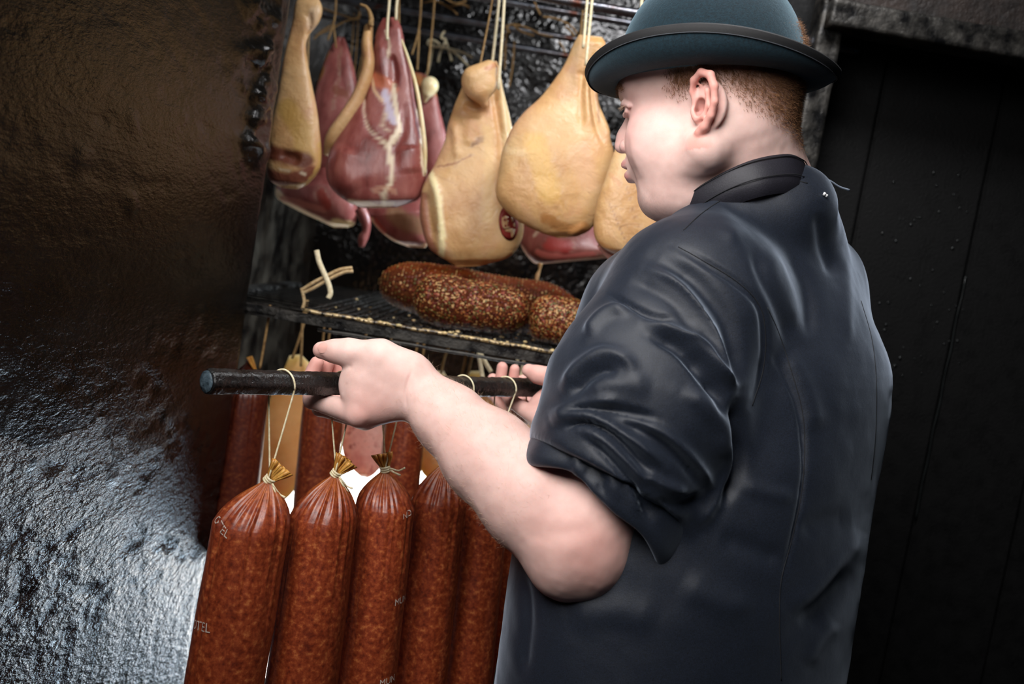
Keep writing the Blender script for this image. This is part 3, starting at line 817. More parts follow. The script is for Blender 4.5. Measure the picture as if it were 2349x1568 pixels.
nail_m = material('fingernail', [(0, lin((226, 172, 160)))], rough=.25, sss=.1)
def nail(px, py, w, l, ax, lift=.0006):
    c, n = on_surface(body_bvh, px, py, lift * .2)
    if c is None: return
    a = nrm(ax - n * (ax @ n)); b = np.cross(n, a)
    rings = []
    for t in np.linspace(-1, 1, 7):
        rings.append([c + a * l * t + b * w * s_ * math.sqrt(max(1 - .75 * t * t * (t > 0) - .35 * t * t, .05)) + n * (lift - s_ * s_ * w * .28 - .0004 * t * t) for s_ in np.linspace(-1, 1, 7)])
    rings = np.array(rings); V, F = loft(rings, cap=False, closed=False)
    mesh_obj('fingernail', V, F, nail_m, person)
nail(738, 797, .0058, .0070, P(720, 796, 1.05) - P(760, 800, 1.05))

# --- jacket
def build_jacket():
    s = Sculpt()
    s.torso(TORSO, TS, TF, 0, .03)
    nb = np.array([TORSO[0][1], TORSO[0][2], TORSO[0][0]])
    # shoulders
    s.cone(P(1690, 535, 1.08), P(1600, 665, 1.02), .050, .082, .05)
    s.chain([(P(1770, 478, 1.075), .040), (P(1805, 530, 1.10), .050), (P(1838, 650, 1.17), .066)], .04)
    s.cone(P(1640, 525, 1.07), P(1800, 480, 1.055), .042, .045, .03)
    s.cone(P(1700, 500, 1.045), P(1830, 462, 1.05), .034, .034, .03)
    # chest in front of the arm pit
    s.cone(P(1500, 730, 1.12), P(1440, 1000, 1.13), .085, .10, .05)
    # near sleeve
    sl = Sculpt().chain([(P(1590, 700, 1.01), .094), (P(1482, 925, .985), .1005), (P(1410, 1085, .972), .085), (P(1385, 1130, .970), .076)], .03)
    ax = nrm(P(1322, 1232, .965) - P(1455, 1000, .985))
    ctr = P(1480, 925, .985)
    s.cut(sl, P(1393, 1108, .970), ax, ctr - .26, ctr + .26, .02)
    # far sleeve
    s.chain([(P(1842, 672, 1.20), .072), (P(1580, 1090, 1.28), .085), (P(1420, 1010, 1.30), .065)], .04)
    # cut the neck hole
    s.cone(nb + UPW * .0 + TF * .03, nb + UPW * .14 + TF * .07, .046, .056, .01, '-')
    V, F = s.mesh(.0030, 3)
    u, v, d = proj(V)
    st = []
    def R(poly, w, h): st.append((poly, w, h))
    # shoulder and back of the sleeve
    R([(1540, 560), (1600, 590), (1690, 645), (1742, 700), (1756, 770), (1750, 850), (1725, 930)], 9, -.0045)
    R([(1500, 590), (1590, 640), (1660, 720), (1690, 810), (1697, 890)], 20, -.008)
    R([(1470, 610), (1560, 650), (1630, 740), (1668, 840), (1690, 900)], 13, .007)
    R([(1440, 640), (1540, 690), (1600, 770)], 16, -.004)
    R([(1345, 775), (1375, 735), (1410, 712), (1450, 712)], 13, .007)
    R([(1385, 672), (1440, 700), (1505, 728), (1560, 728)], 9, -.006)
    R([(1470, 735), (1530, 752), (1590, 782), (1630, 830), (1690, 890)], 14, .008)
    R([(1480, 765), (1545, 790), (1590, 830), (1620, 870), (1680, 930)], 11, -.007)
    R([(1285, 905), (1330, 845), (1385, 812), (1435, 825), (1460, 862)], 15, .008)
    R([(1310, 910), (1350, 870), (1390, 850), (1420, 862)], 13, -.006)
    R([(1560, 755), (1620, 790), (1650, 850), (1690, 885)], 9, .006)
    R([(1575, 800), (1630, 860), (1660, 930), (1690, 960)], 16, -.007)
    R([(1560, 890), (1620, 930), (1660, 990), (1655, 1060)], 20, .006)
    R([(1290, 958), (1350, 935), (1440, 947), (1512, 965)], 11, -.008)
    R([(1258, 962), (1310, 938), (1370, 925), (1430, 915)], 14, .006)
    R([(1262, 978), (1313, 953), (1377, 962), (1462, 1015), (1528, 1075)], 10, .009)
    R([(1290, 990), (1339, 968), (1398, 990), (1460, 1052), (1505, 1098)], 8, -.007)
    R([(1330, 985), (1380, 1005), (1440, 1060), (1490, 1120)], 9, .007)
    R([(1345, 1010), (1385, 1040), (1430, 1090), (1470, 1150)], 8, -.006)
    R([(1400, 970), (1480, 990), (1560, 1050), (1620, 1120)], 14, -.007)
    R([(1440, 960), (1530, 1000), (1600, 1070), (1640, 1130)], 14, .008)
    R([(1470, 1080), (1520, 1110), (1580, 1130)], 12, .007)
    R([(1500, 1150), (1560, 1160), (1620, 1140)], 14, -.005)
    R([(1660, 1010), (1680, 1060), (1650, 1140), (1590, 1215)], 18, .006)
    R([(1700, 900), (1695, 1000), (1690, 1080), (1650, 1170)], 14, -.012)
    R([(1340, 900), (1420, 880), (1500, 890)], 26, .004)
    # back and side of the body
    R([(1765, 800), (1800, 860), (1830, 930), (1842, 1010), (1838, 1120), (1818, 1230), (1795, 1330)], 7, -.0035)
    R([(1800, 800), (1850, 900), (1870, 1000)], 24, .004)
    R([(1725, 560), (1755, 640), (1790, 720), (1815, 800)], 14, -.004)
    R([(1755, 560), (1800, 650), (1830, 760)], 18, .004)
    R([(1800, 560), (1850, 660), (1860, 780)], 16, -.004)
    R([(1880, 480), (1890, 560), (1920, 640)], 16, -.005)
    R([(1620, 450), (1660, 500), (1700, 560)], 22, .003)
    R([(1935, 560), (1945, 680), (1950, 800)], 16, .003)
    R([(1830, 1230), (1880, 1200), (1960, 1190)], 26, -.003)
    R([(1800, 1400), (1860, 1360), (1930, 1290), (1980, 1210)], 22, .004)
    R([(1830, 1440), (1890, 1390), (1960, 1300)], 22, -.0035)
    R([(1850, 1530), (1880, 1470), (1920, 1420)], 20, .003)
    R([(1700, 1110), (1760, 1130), (1820, 1140)], 18, .003)
    R([(1650, 1230), (1730, 1260), (1800, 1290)], 24, -.004)
    R([(1560, 1330), (1650, 1380), (1740, 1390)], 34, .004)
    R([(1300, 1420), (1400, 1400), (1520, 1420)], 40, .004)
    R([(1195, 1300), (1215, 1400), (1200, 1560)], 14, -.004)
    V = strokes(V, F, st)
    V += vnormals(V, F) * (fnoise(V, 9, 11, 2) * .0035 + fnoise(V, 28, 12, 2) * .0014)[:, None]
    return V, F
jV, jF = build_jacket()
jacket = mesh_obj('chef_jacket', jV, jF, cloth, person)
tag(jacket, 'black cloth work jacket with rolled-up sleeves')
jb = bvh_of(jV, jF)

def seam(poly, r=.0005, parent=None, name='seam', mat=None, lift=.0001, step=4):
    pl = catmull(np.array(poly, float), 8); pts = []
    for q in pl:
        c, n = on_surface(jb, q[0], q[1], lift)
        if c is not None and (not pts or np.linalg.norm(c - pts[-1]) < .05): pts.append(c)
    if len(pts) > 3: MB().tube(pts, r, 6, 1).obj(name, mat or thread_m, parent or jacket)
seam([(1556, 566), (1600, 590), (1690, 645), (1742, 700), (1756, 770), (1750, 850), (1725, 930)])
seam([(1760, 705), (1785, 760), (1812, 840), (1838, 930), (1846, 1010), (1840, 1120), (1818, 1230), (1792, 1330), (1788, 1420), (1790, 1500), (1792, 1560)])
seam([(1975, 690), (2000, 780), (2010, 880), (2008, 1000), (1998, 1100)])

# collar: a standing band around the neck
def collar():
    top = [(1533, 528), (1548, 490), (1580, 445), (1640, 405), (1720, 368), (1800, 353), (1838, 362), (1852, 385)]
    bot = [(1542, 545), (1565, 520), (1605, 478), (1665, 440), (1740, 412), (1815, 402), (1850, 412), (1860, 420)]
    dep = [1.095, 1.06, 1.03, 1.008, .995, 1.005, 1.025, 1.06]
    T_ = catmull(np.array([P(a[0], a[1], d + .006) for a, d in zip(top, dep)]), 6); B_ = catmull(np.array([P(a[0], a[1], d - .002) for a, d in zip(bot, dep)]), 6)
    # continue round the far side
    cn = np.array([TORSO[0][1], TORSO[0][2]]); far_t, far_b = [], []
    e, s0 = T_[-1], T_[0]
    a0 = math.atan2(*(e[:2] - cn)[::-1]); a1 = math.atan2(*(s0[:2] - cn)[::-1])
    while a1 < a0: a1 += 2 * math.pi
    r0_, r1_ = np.linalg.norm(e[:2] - cn), np.linalg.norm(s0[:2] - cn)
    for t in np.linspace(0, 1, 16)[1:-1]:
        a = a0 + (a1 - a0) * t; r = r0_ + (r1_ - r0_) * t
        r = max(r, .062)
        far_t.append([cn[0] + r * math.cos(a), cn[1] + r * math.sin(a), e[2] + (s0[2] - e[2]) * t])
        far_b.append([cn[0] + (r + .004) * math.cos(a), cn[1] + (r + .004) * math.sin(a), B_[-1][2] + (B_[0][2] - B_[-1][2]) * t - .006])
    Tt = np.vstack([T_, far_t]); Bb = np.vstack([B_, far_b])
    n = len(Tt); cc = Tt.mean(0)
    prof = [(-.85, -.013), (-.35, -.002), (0.0, 0), (.35, .0014), (.7, .0012), (.93, .0008), (1.0, -.0010), (.96, -.0035), (.5, -.0040), (-.85, -.017)]
    rings = []
    for f, o in prof:
        q = Bb + (Tt - Bb) * f; out = nrm((q - cc) * (1, 1, 0)); rings.append(q + out * o)
    rings = np.array(rings); V, F = loft(rings, cap=False)
    V += nrm((V - cc) * (1, 1, 0)) * (fnoise(V, 35, 4, 2) * .0015)[:, None]
    c_ = mesh_obj('collar', V, F, cloth_in, jacket)
    tag(c_, 'darker standing collar band around the neck')
    cb = bvh_of(V, F)
    global jb
    old = jb; jb = cb
    for off in (.90, .06):
        pts = [Bb[i] + (Tt[i] - Bb[i]) * off + nrm((Bb[i] - cc) * (1, 1, 0)) * .0018 for i in range(0, len(T_))]
        MB().tube(pts, .0006, 6, 2).obj('seam', thread_m, c_)
    jb = old
    return c_
col_ = collar()
seam([(1568, 528), (1612, 488), (1672, 450), (1745, 424), (1815, 414), (1852, 420)], .0006, lift=.0002)
btn = MB(); c, n = on_surface(jb, 1528, 560, .002)
bm = bmesh.new(); bmesh.ops.create_uvsphere(bm, u_segments=18, v_segments=12, radius=.0062)
btn.add(np.array([v.co for v in bm.verts]) + P(1524, 532, 1.075), [[v.index for v in f.verts] for f in bm.faces]); bm.free()
btn.obj('button', material('black_glossy_button', [(0, lin((8, 8, 10)))], rough=.08), jacket)
MB().tube([P(1856, 402, 1.06), P(1880, 404, 1.062), (P(1905, 415, 1.065)), P(1925, 428, 1.07), P(1948, 436, 1.075)], [.0011, .0010, .0010, .0011, .0014], 6, 5).obj(
    'loose_thread', material('grey_thread', [(0, lin((120, 130, 145)))], rough=.8), jacket)
for q in ((1888, 448, .0016), (1893, 452, .0011)):
    c, n = on_surface(jb, q[0], q[1], .001)
    if c is not None: MB().tube([c, c + n * .002 + cu * .002], q[2], 6, 1).obj('lint', material('pale_lint', [(0, lin((225, 225, 225)))], rough=.9), jacket)

# rolled cuff: a thick folded band round the arm just above the elbow
def cuff():
    c0 = P(1385, 1130, .970); ax = nrm(P(1322, 1232, .965) - P(1455, 1000, .985))
    # ends of the cuff edge seen in the photograph
    e1, e2 = P(1240, 1022, .970), P(1512, 1276, .968)
    w = nrm(e2 - e1); w = nrm(w - ax * (w @ ax)); b = np.cross(ax, w)
    c = (e1 + e2) / 2; a_ = np.linalg.norm(e2 - e1) / 2
    prof = [(-.052, -.006), (-.046, .003), (-.030, .0055), (-.012, .0060), (.002, .0050), (.009, .0020), (.0105, -.0015), (.008, -.0045), (-.002, -.006), (-.03, -.009)]
    rings = []
    n = 96
    for s_, o in prof:
        ring = []
        for j in range(n):
            t = 2 * math.pi * j / n
            rr_a = a_ + o + .005; rr_b = .074 + o
            skew = .010 * math.cos(t) + .006 * math.sin(2 * t + 1) + .003 * math.sin(5 * t)
            ring.append(c + ax * (s_ + skew) + w * rr_a * math.cos(t) + b * rr_b * math.sin(t))
        rings.append(ring)
    rings = np.array(rings); rings = np.concatenate([rings, rings[:1]])
    rr = [catmull(rings[:, j], 4) for j in range(n)]
    rings = np.stack(rr, 1); V, F = loft(rings, cap=False)
    F = np.array(F)
    N = vnormals(V, F)
    V = V + N * (fnoise(V, 22, 21, 2) * .0045)[:, None]
    V = strokes(V, F, [([(1330, 985), (1345, 1040), (1350, 1110)], 8, -.006), ([(1310, 985), (1325, 1040), (1325, 1095)], 9, .005), ([(1370, 1000), (1400, 1080), (1415, 1150)], 10, .006),
                       ([(1350, 1020), (1375, 1090), (1380, 1150)], 9, -.006), ([(1430, 1060), (1465, 1130), (1500, 1200)], 12, -.007), ([(1400, 1030), (1440, 1110), (1470, 1190)], 10, .006)])
    o = mesh_obj('rolled_cuff', V, F, cloth, jacket)
    tag(o, 'sleeve rolled into a thick crumpled cuff above the elbow')
    global jb
    old = jb; jb = bvh_of(V, F)
    seam([(1430, 1222), (1455, 1220), (1480, 1205), (1505, 1190), (1525, 1165)], .0013, o, 'stitched_hem', material('worn_hem', [(.3, lin((24, 26, 32))), (.7, lin((110, 125, 145)))], scale=500, rough=.8), lift=.0005)
    jb = old
cuff()

# --- trousers and shoes (below the frame, standing on the floor)
hip = np.array([TORSO[-1][1], TORSO[-1][2], TORSO[-1][0]])
def legs():
    s = Sculpt(); cl = .0
    z = hip[2]
    s.cone(hip + TS * .07, hip - TS * .07, .15, .15, .04)
    s.ell(hip - UPW * .05, (.2, .15, .17), np.stack([TS, TF, UPW]), .04)
    for y in (-1, 1):
        s.chain([(hip + TS * y * .10 - UPW * .06, .105), (hip + TS * y * .11 - UPW * (z - .50), .078), (hip + TS * y * .12 - UPW * (z - .07), .062)], .04)
    V, F = s.mesh(.009, 2)
    V += vnormals(V, F) * (fnoise(V, 12, 31, 2) * .006)[:, None]
    t = mesh_obj('trousers', V, F, material('dark_trouser_cloth', [(.3, lin((16, 17, 20))), (.7, lin((24, 25, 30)))], scale=300, rough=.8), person)
    sm = material('black_shoe_leather', [(0, lin((14, 14, 15)))], rough=.35)
    for y in (-1, 1):
        a = hip + TS * y * .12; a = np.array([a[0], a[1], 0])
        s = Sculpt(); s.chain([(a - TF * .06 + UPW * .045, .042), (a + TF * .02 + UPW * .05, .046), (a + TF * .12 + UPW * .035, .040), (a + TF * .17 + UPW * .032, .030)], .02)
        s.cone(a + UPW * .05 - TF * .02, a + UPW * .10 - TF * .02, .044, .046, .02)
        s.field(lambda p: p[:, 2] - .002, a - .3, a + .3, .002)
        V, F = s.mesh(.005, 2); mesh_obj('shoe', V, F, sm, person)
legs()

# apron front edge showing beyond the jacket at the lower left
def apron():
    pts_o = [(1205, 1262), (1182, 1330), (1165, 1400), (1150, 1470), (1136, 1540), (1128, 1620), (1120, 1750)]
    rings = []
    for x, y in pts_o:
        a = P(x, y, 1.12); b_ = P(x + 230, y + 40, 1.20)
        rings.append([a, a * .6 + b_ * .4 + fw * .02, b_, b_ + fw * .006, a * .6 + b_ * .4 + fw * .026, a + fw * .006])
    rings = np.array(rings); rr = np.stack([catmull(rings[:, j], 6) for j in range(6)], 1)
    V, F = loft(rr); V += (fnoise(V, 14, 8, 2) * .004)[:, None] * TF
    o = mesh_obj('apron', V, F, material('dark_green_black_apron', [(.3, lin((12, 18, 20))), (.7, lin((20, 27, 30)))], scale=200, rough=.6), person)
    tag(o, 'dark apron edge hanging below the belly')
apron()

# ------------------------------------------------------------------ bowler hat
def hat():
    felt = material('dark_teal_felt', [(.3, lin((8, 21, 27))), (.7, lin((18, 42, 52)))], scale=420, detail=4, rough=.85, sheen=.5, sheen_rough=.4, sheen_tint=(.55, .8, .95),
                    bump=((1200, .5, .0008), (200, .2, .001)), spec=.25)
    rib = material('black_ribbed_ribbon', [(.3, lin((8, 8, 10))), (.7, lin((15, 16, 18)))], scale=500, rough=.7, bump=((1500, .4, .0006),))
    pit = math.radians(7)
    F_ = nrm(HF0 * math.cos(pit) - UPW * math.sin(pit)); U_ = np.cross(F_, HL); L_ = HL
    c = HAT_C
    n = 96; A = np.linspace(0, 2 * math.pi, n, endpoint=False)
    ca, sa = np.cos(A), np.sin(A)
    def ring(a, b, z): return c + (a * ca)[:, None] * F_ + (b * sa)[:, None] * L_ + (np.asarray(z) * np.ones(n))[:, None] * U_
    org = c.copy()
    root = empty('bowler_hat', org)
    tag(root, 'dark teal felt bowler hat with curled brim on the man\'s head', 'hat')
    a0, b0 = .1065, .0880
    # crown, shell with inside
    R_ = []
    for t in np.linspace(0, 1, 15):
        ang = t * math.pi / 2
        k = math.cos(ang) ** .62 if t < 1 else .02
        R_.append(ring(a0 * k, b0 * k, .012 + .112 * math.sin(ang) ** 1.15))
    V, F = loft(R_); mesh_obj('crown', V, F, felt, root)
    # brim: curled high at the sides, dipping front and back
    side = np.abs(sa) ** 1.5
    sec = []
    for t, w in zip(np.linspace(0, 1, 12), range(12)):
        out = (.0310 + .006 * np.abs(ca)) * np.sin(t * (1.15 + .42 * side)) / np.sin(1.15 + .42 * side) * (1 + .0 * side)
        up = (-.010 * np.abs(ca) ** 2) * t + (.031 * side + .017 * (1 - side)) * t ** 2.3
        sec.append((out, up))
    th_ = .0022
    outer = [ring(a0 - .004 + o, b0 - .004 + o, z + .008) for o, z in sec]
    inner = [ring(a0 - .004 + o * .96, b0 - .004 + o * .96, z + .008 + th_) for o, z in sec][::-1]
    V, F = loft(outer + inner + outer[:1], cap=False); mesh_obj('brim', V, F, felt, root)
    # ribbon binding on the rim
    o, z = sec[-1]; o2, z2 = sec[-3]
    rim = ring(a0 - .004 + o, b0 - .004 + o, z + .009); low = ring(a0 - .004 + o2, b0 - .004 + o2, z2 + .008)
    outv = nrm(ring(1, 1, 0) - c)
    dn = nrm(low - rim)
    W_ = .0085
    Rr = [rim + outv * .0012 + dn * W_, rim + outv * .0018 + dn * W_ * .5, rim + outv * .0012, rim + nrm(outv * .2 - dn) * .0016, rim - outv * .0022, rim - outv * .0030 + dn * W_ * .6, rim - outv * .003 + dn * W_]
    V, F = loft(Rr, cap=False); bi = mesh_obj('brim_binding', V, F, rib, root); tag(bi, 'black ribbed ribbon edging the brim')
    MB().tube(np.vstack([rim + outv * .0018 + dn * W_ * .93, (rim + outv * .0018 + dn * W_ * .93)[:1]]), .0004, 5, 1).obj('stitching', material('grey_stitch', [(0, lin((70, 74, 80)))], rough=.8), bi)
    # hat band at the foot of the crown
    Rb = [ring(a0 + .0015, b0 + .0015, .010), ring(a0 + .002, b0 + .002, .022), ring(a0 * .995 + .0012, b0 * .995 + .0012, .034), ring(a0 * .985, b0 * .985, .035)]
    V, F = loft(Rb, cap=False); mesh_obj('hat_band', V, F, rib, root)
HAT_C = hl(-.004, 0, .066) - cr * .018 - cu * .039
hat()
print('person', round(time.time() - T0, 1))

# ================================================================== meat and sausages
twine_m = material('waxed_cream_twine', [(.3, lin((214, 194, 150))), (.7, lin((244, 232, 200)))], scale=260, rough=.7, bump=((700, .5, .001),), sss=.1)
twine_old = material('smoked_brown_twine', [(.3, lin((120, 88, 48))), (.7, lin((176, 140, 88)))], scale=200, rough=.75, bump=((600, .5, .001),))
rind = material('tan_ham_rind', [(.30, lin((184, 134, 84))), (.5, lin((208, 164, 112))), (.70, lin((220, 184, 136)))], scale=11, detail=6, rough=.42, attr='tint', sss=.12, sss_r=(1, .45, .15),
                sss_scale=.02, bump=((30, .35, .008), (90, .25, .004), (380, .2, .001)), distortion=.6, dirt=(8, .5, .78, lin((206, 148, 120))))
flesh = material('cured_red_meat', [(.30, lin((98, 42, 36))), (.5, lin((140, 74, 68))), (.72, lin((168, 106, 96)))], scale=26, detail=6, rough=.36, attr='tint', sss=.15, sss_r=(1, .25, .15),
                 sss_scale=.012, stretch=(1, 1, .45), bump=((90, .3, .003), (400, .2, .001)), distortion=.4)
fat_m = material('cream_fat', [(.3, lin((222, 196, 142))), (.7, lin((240, 222, 180)))], scale=40, rough=.35, sss=.3, sss_scale=.015, bump=((120, .2, .002),))

def ham_mesh(pairs, d, thick, nose=.0, n=96, sub=16, lump=.004, seed=1, pw=2.2):
    """body through (left, right) outline points of the photograph, rounded in depth: thick = depth / width"""
    A = np.array([np.r_[P(a[0], a[1], d), P(b[0], b[1], d)] for a, b in pairs]); A = catmull(A, sub)
    L_, R_ = A[:, :3], A[:, 3:]; C_ = (L_ + R_) / 2; U = (R_ - L_) / 2
    w = np.linalg.norm(U, axis=1); Dv = nrm(np.cross(nrm(U), nrm(np.gradient(C_, axis=0))))
    Dv = nrm(Dv * (1, 1, .3)); Dv = Dv * np.sign(Dv[:, 1:2])
    m = len(A); sm = np.convolve(np.r_[[w[0]] * 4, w, [w[-1]] * 4], np.ones(9) / 9, 'valid')
    th = thick * sm * np.clip(np.minimum(np.arange(m), m - 1 - np.arange(m)) / (sub * .9), .12, 1) ** .5
    a = np.linspace(0, 2 * math.pi, n, endpoint=False)
    c, s_ = np.cos(a), np.sin(a); cx = np.sign(c) * np.abs(c) ** (2 / pw); sx = np.sign(s_) * np.abs(s_) ** (2 / pw)
    rings = C_[:, None] + U[:, None] * cx[None, :, None] + Dv[:, None] * (th[:, None] * sx[None])[:, :, None]
    V, F = loft(rings)
    N = nrm(V - np.repeat(C_, n, 0))
    V = V + N * (fnoise(V, 9, seed, 2) * lump + fnoise(V, 30, seed + 5, 2) * lump * .35)[:, None]
    return V, F

def quads(F): return np.array([f for f in F if len(f) == 4])
def sculpt_ham(V, F, st): return strokes(V, quads(F), st)

def twine(parent, pts, r=.0015, mat=None, name='twine', sub=6):
    return MB().tube(pts, r, 7, sub).obj(name, mat or twine_m, parent)
def PP(lst, d): return [P(q[0], q[1], q[2] if len(q) > 2 else d) for q in lst]

def tint_lines(V, lines, base=None):
    """colour of the meat itself: list of (polyline px, width px, srgb, amount)"""
    u, v, d = proj(V); t = np.zeros((len(V), 4)); t[:, :3] = lin((225, 205, 180))
    wob = fnoise(V, 60, 77, 3) * 6
    for poly, w, colr, amt in lines:
        pl = catmull(np.array(poly, float), 5) if len(poly) > 2 else np.array(poly, float)
        ds, _ = seg_dist(u + wob, v + wob, pl)
        m = (np.clip((w - ds) / max(w * .45, 2.5) + .0, 0, 1) * amt)[:, None]
        a = t[:, 3:4]; na = a + m * (1 - a)
        t[:, :3] = np.where(na > 1e-6, (t[:, :3] * a * (1 - m) + np.array(lin(colr)) * m) / np.maximum(a * (1 - m) + m, 1e-6), t[:, :3]); t[:, 3:4] = na
    return t

def ham(label, pairs, d, thick, mat, lines=(), st=(), group='hams in the front row', seed=1, lump=.004, name='ham', pw=2.7):
    V, F = ham_mesh(pairs, d, thick, seed=seed, lump=lump, pw=pw)
    if st: V = sculpt_ham(V, F, st)
    o = mesh_obj(name, V, F, mat); tag(o, label, 'ham', group)
    paint(o, tint_lines(V, lines)); return o, V, F

WF, MR, SK = (228, 210, 180), (150, 72, 66), (206, 150, 86)
# ham with its red cut side to the room
red, rV, rF = ham('red-fleshed ham hanging cut side out, second from the wall edge',
    [((880, 42), (908, 40)), ((866, 70), (922, 72)), ((860, 110), (930, 118)), ((857, 160), (942, 165)), ((843, 205), (952, 220)), ((803, 270), (966, 300)), ((762, 340), (975, 350)),
     ((748, 390), (976, 400)), ((760, 428), (968, 432)), ((795, 460), (955, 458)), ((835, 477), (905, 476))], 1.72, .42, flesh, seed=3, lines=[
     ([(860, 182), (880, 190), (900, 205)], 20, (196, 110, 76), .8), ([(885, 215), (893, 250), (903, 275)], 13, (206, 196, 214), .85), ([(905, 195), (910, 250), (917, 300)], 7, WF, .9),
     ([(917, 300), (892, 333), (896, 365), (897, 405), (886, 440), (880, 468)], 8, WF, .9), ([(877, 322), (893, 340)], 6, WF, .8), ([(893, 340), (905, 325), (915, 310)], 5, WF, .8),
     ([(834, 195), (836, 250), (842, 290), (870, 318)], 4, WF, .7), ([(852, 170), (858, 205), (878, 232)], 5, (226, 190, 150), .8), ([(884, 70), (892, 100), (890, 130)], 4, WF, .7),
     ([(888, 262), (880, 290), (892, 300)], 5, WF, .6), ([(800, 462), (840, 470), (900, 470)], 8, (214, 180, 140), .7), ([(860, 440), (880, 430), (905, 440)], 8, (206, 160, 130), .5),
     ([(900, 130), (915, 180), (912, 195)], 10, (96, 28, 26), .6), ([(935, 240), (950, 330), (955, 400)], 12, (120, 52, 46), .4), ([(958, 250), (968, 320), (973, 400)], 5, WF, .9)],
    st=[([(897, 120), (905, 160), (902, 200)], 8, -.006), ([(870, 90), (875, 150), (890, 200)], 10, .004), ([(917, 300), (892, 333), (897, 405), (880, 470)], 7, .003),
        ([(834, 195), (842, 290), (870, 318), (890, 335)], 6, -.004), ([(930, 230), (925, 300), (905, 345), (900, 420)], 9, -.004), ([(800, 330), (790, 390), (820, 440)], 30, .008), ([(940, 330), (945, 400)], 22, .006)])
MB().tube(PP([(846, 62, 1.72), (842, 100, 1.71), (845, 140, 1.71), (838, 180, 1.71), (818, 230, 1.71), (790, 275, 1.71), (765, 315, 1.72), (752, 352, 1.74)], 0), [.010, .0125, .014, .0145, .015, .016, .017, .010], 14, 5, flat=.8).obj('rind', rind, red)
MB().tube(PP([(920, 88, 1.715), (938, 140, 1.71), (955, 200, 1.70), (968, 280, 1.70), (975, 345, 1.70), (975, 400, 1.705)], 0), [.002, .003, .0035, .004, .004, .002], 8, 5).obj('fat_edge', fat_m, red)
twine(red, PP([(895, -75), (893, 0), (889, 50), (888, 92)], 1.685), .0026); twine(red, PP([(925, -70), (911, 0), (908, 46)], 1.70), .0026)
twine(red, PP([(850, 60, 1.70), (851, 40, 1.70), (842, 18, 1.70), (826, 10, 1.70)], 0), [.0055, .0045, .003, .0025], twine_old, 'tendon')

# rind-side ham with the stamp
tan, tV, tF = ham('broad tan ham with a red stamp, rind side out',
    [((1119, 142), (1138, 140)), ((1090, 158), (1145, 160)), ((1066, 190), (1152, 200)), ((1046, 232), (1164, 245)), ((1030, 275), (1172, 290)), ((1016, 330), (1178, 335)), ((990, 385), (1184, 385)),
     ((968, 430), (1190, 430)), ((964, 480), (1198, 480)), ((970, 530), (1200, 530)), ((985, 570), (1186, 568)), ((1020, 595), (1160, 592)), ((1045, 612), (1100, 610))], 1.70, .40, rind, seed=8, lines=[
     ([(1005, 385), (1050, 370), (1090, 350)], 3, (140, 80, 60), .7), ([(1085, 332), (1108, 318)], 8, (140, 104, 80), .8), ([(1030, 290), (1045, 330), (1040, 380)], 3, (170, 110, 60), .5),
     ([(1000, 400), (1040, 420), (1050, 440)], 2.5, (160, 100, 60), .5), ([(1150, 180), (1160, 260), (1165, 330)], 14, (222, 200, 150), .5), ([(1120, 300), (1122, 420), (1118, 500)], 16, (226, 190, 130), .5),
     ([(968, 450), (975, 520), (990, 575)], 16, (150, 92, 74), .85), ([(986, 392), (1004, 450), (1014, 530), (1012, 590)], 10, (238, 220, 170), .95), ([(1030, 600), (1060, 605), (1110, 600)], 14, (190, 120, 60), .5)],
    st=[([(1140, 160), (1150, 230), (1160, 320)], 6, .006), ([(1152, 170), (1165, 260), (1172, 330)], 5, -.006), ([(1128, 180), (1138, 250), (1150, 330), (1148, 400)], 7, -.005), ([(1060, 235), (1090, 250), (1120, 235)], 8, -.008),
        ([(1040, 275), (1046, 320), (1048, 370)], 9, .004), ([(986, 392), (1004, 450), (1014, 530), (1012, 590)], 9, .007), ([(975, 430), (985, 500), (995, 560)], 9, -.006), ([(1085, 260), (1075, 340)], 20, .004)])
kb = Sculpt().ell(P(1100, 192, 1.655), (.031, .016, .027), np.stack([cr, fw, cu]), .01).cone(P(1085, 175, 1.655), P(1122, 158, 1.66), .016, .015, .012).cone(P(1100, 215, 1.655), P(1112, 240, 1.66), .014, .006, .012)
kV, kF = kb.mesh(.003, 2); k_ = mesh_obj('shank_flap', kV, kF, rind, tan); paint(k_, tint_lines(kV, [([(1090, 200), (1110, 215)], 14, (190, 140, 90), .5), ([(1115, 155), (1140, 148)], 8, (176, 96, 56), .6)]))
for a, b, x in (((1150, -60), (1128, 155), 1.68), ((1160, -60), (1143, 205), 1.655), ((1140, -60), (1100, 155), 1.69)):
    twine(tan, [P(*a, x), P((a[0] + b[0]) / 2 + 1, (a[1] + b[1]) / 2, x - .004), P(*b, x - .012)], .0027 if a[0] != 1140 else .0018, twine_m if a[0] != 1140 else twine_old)

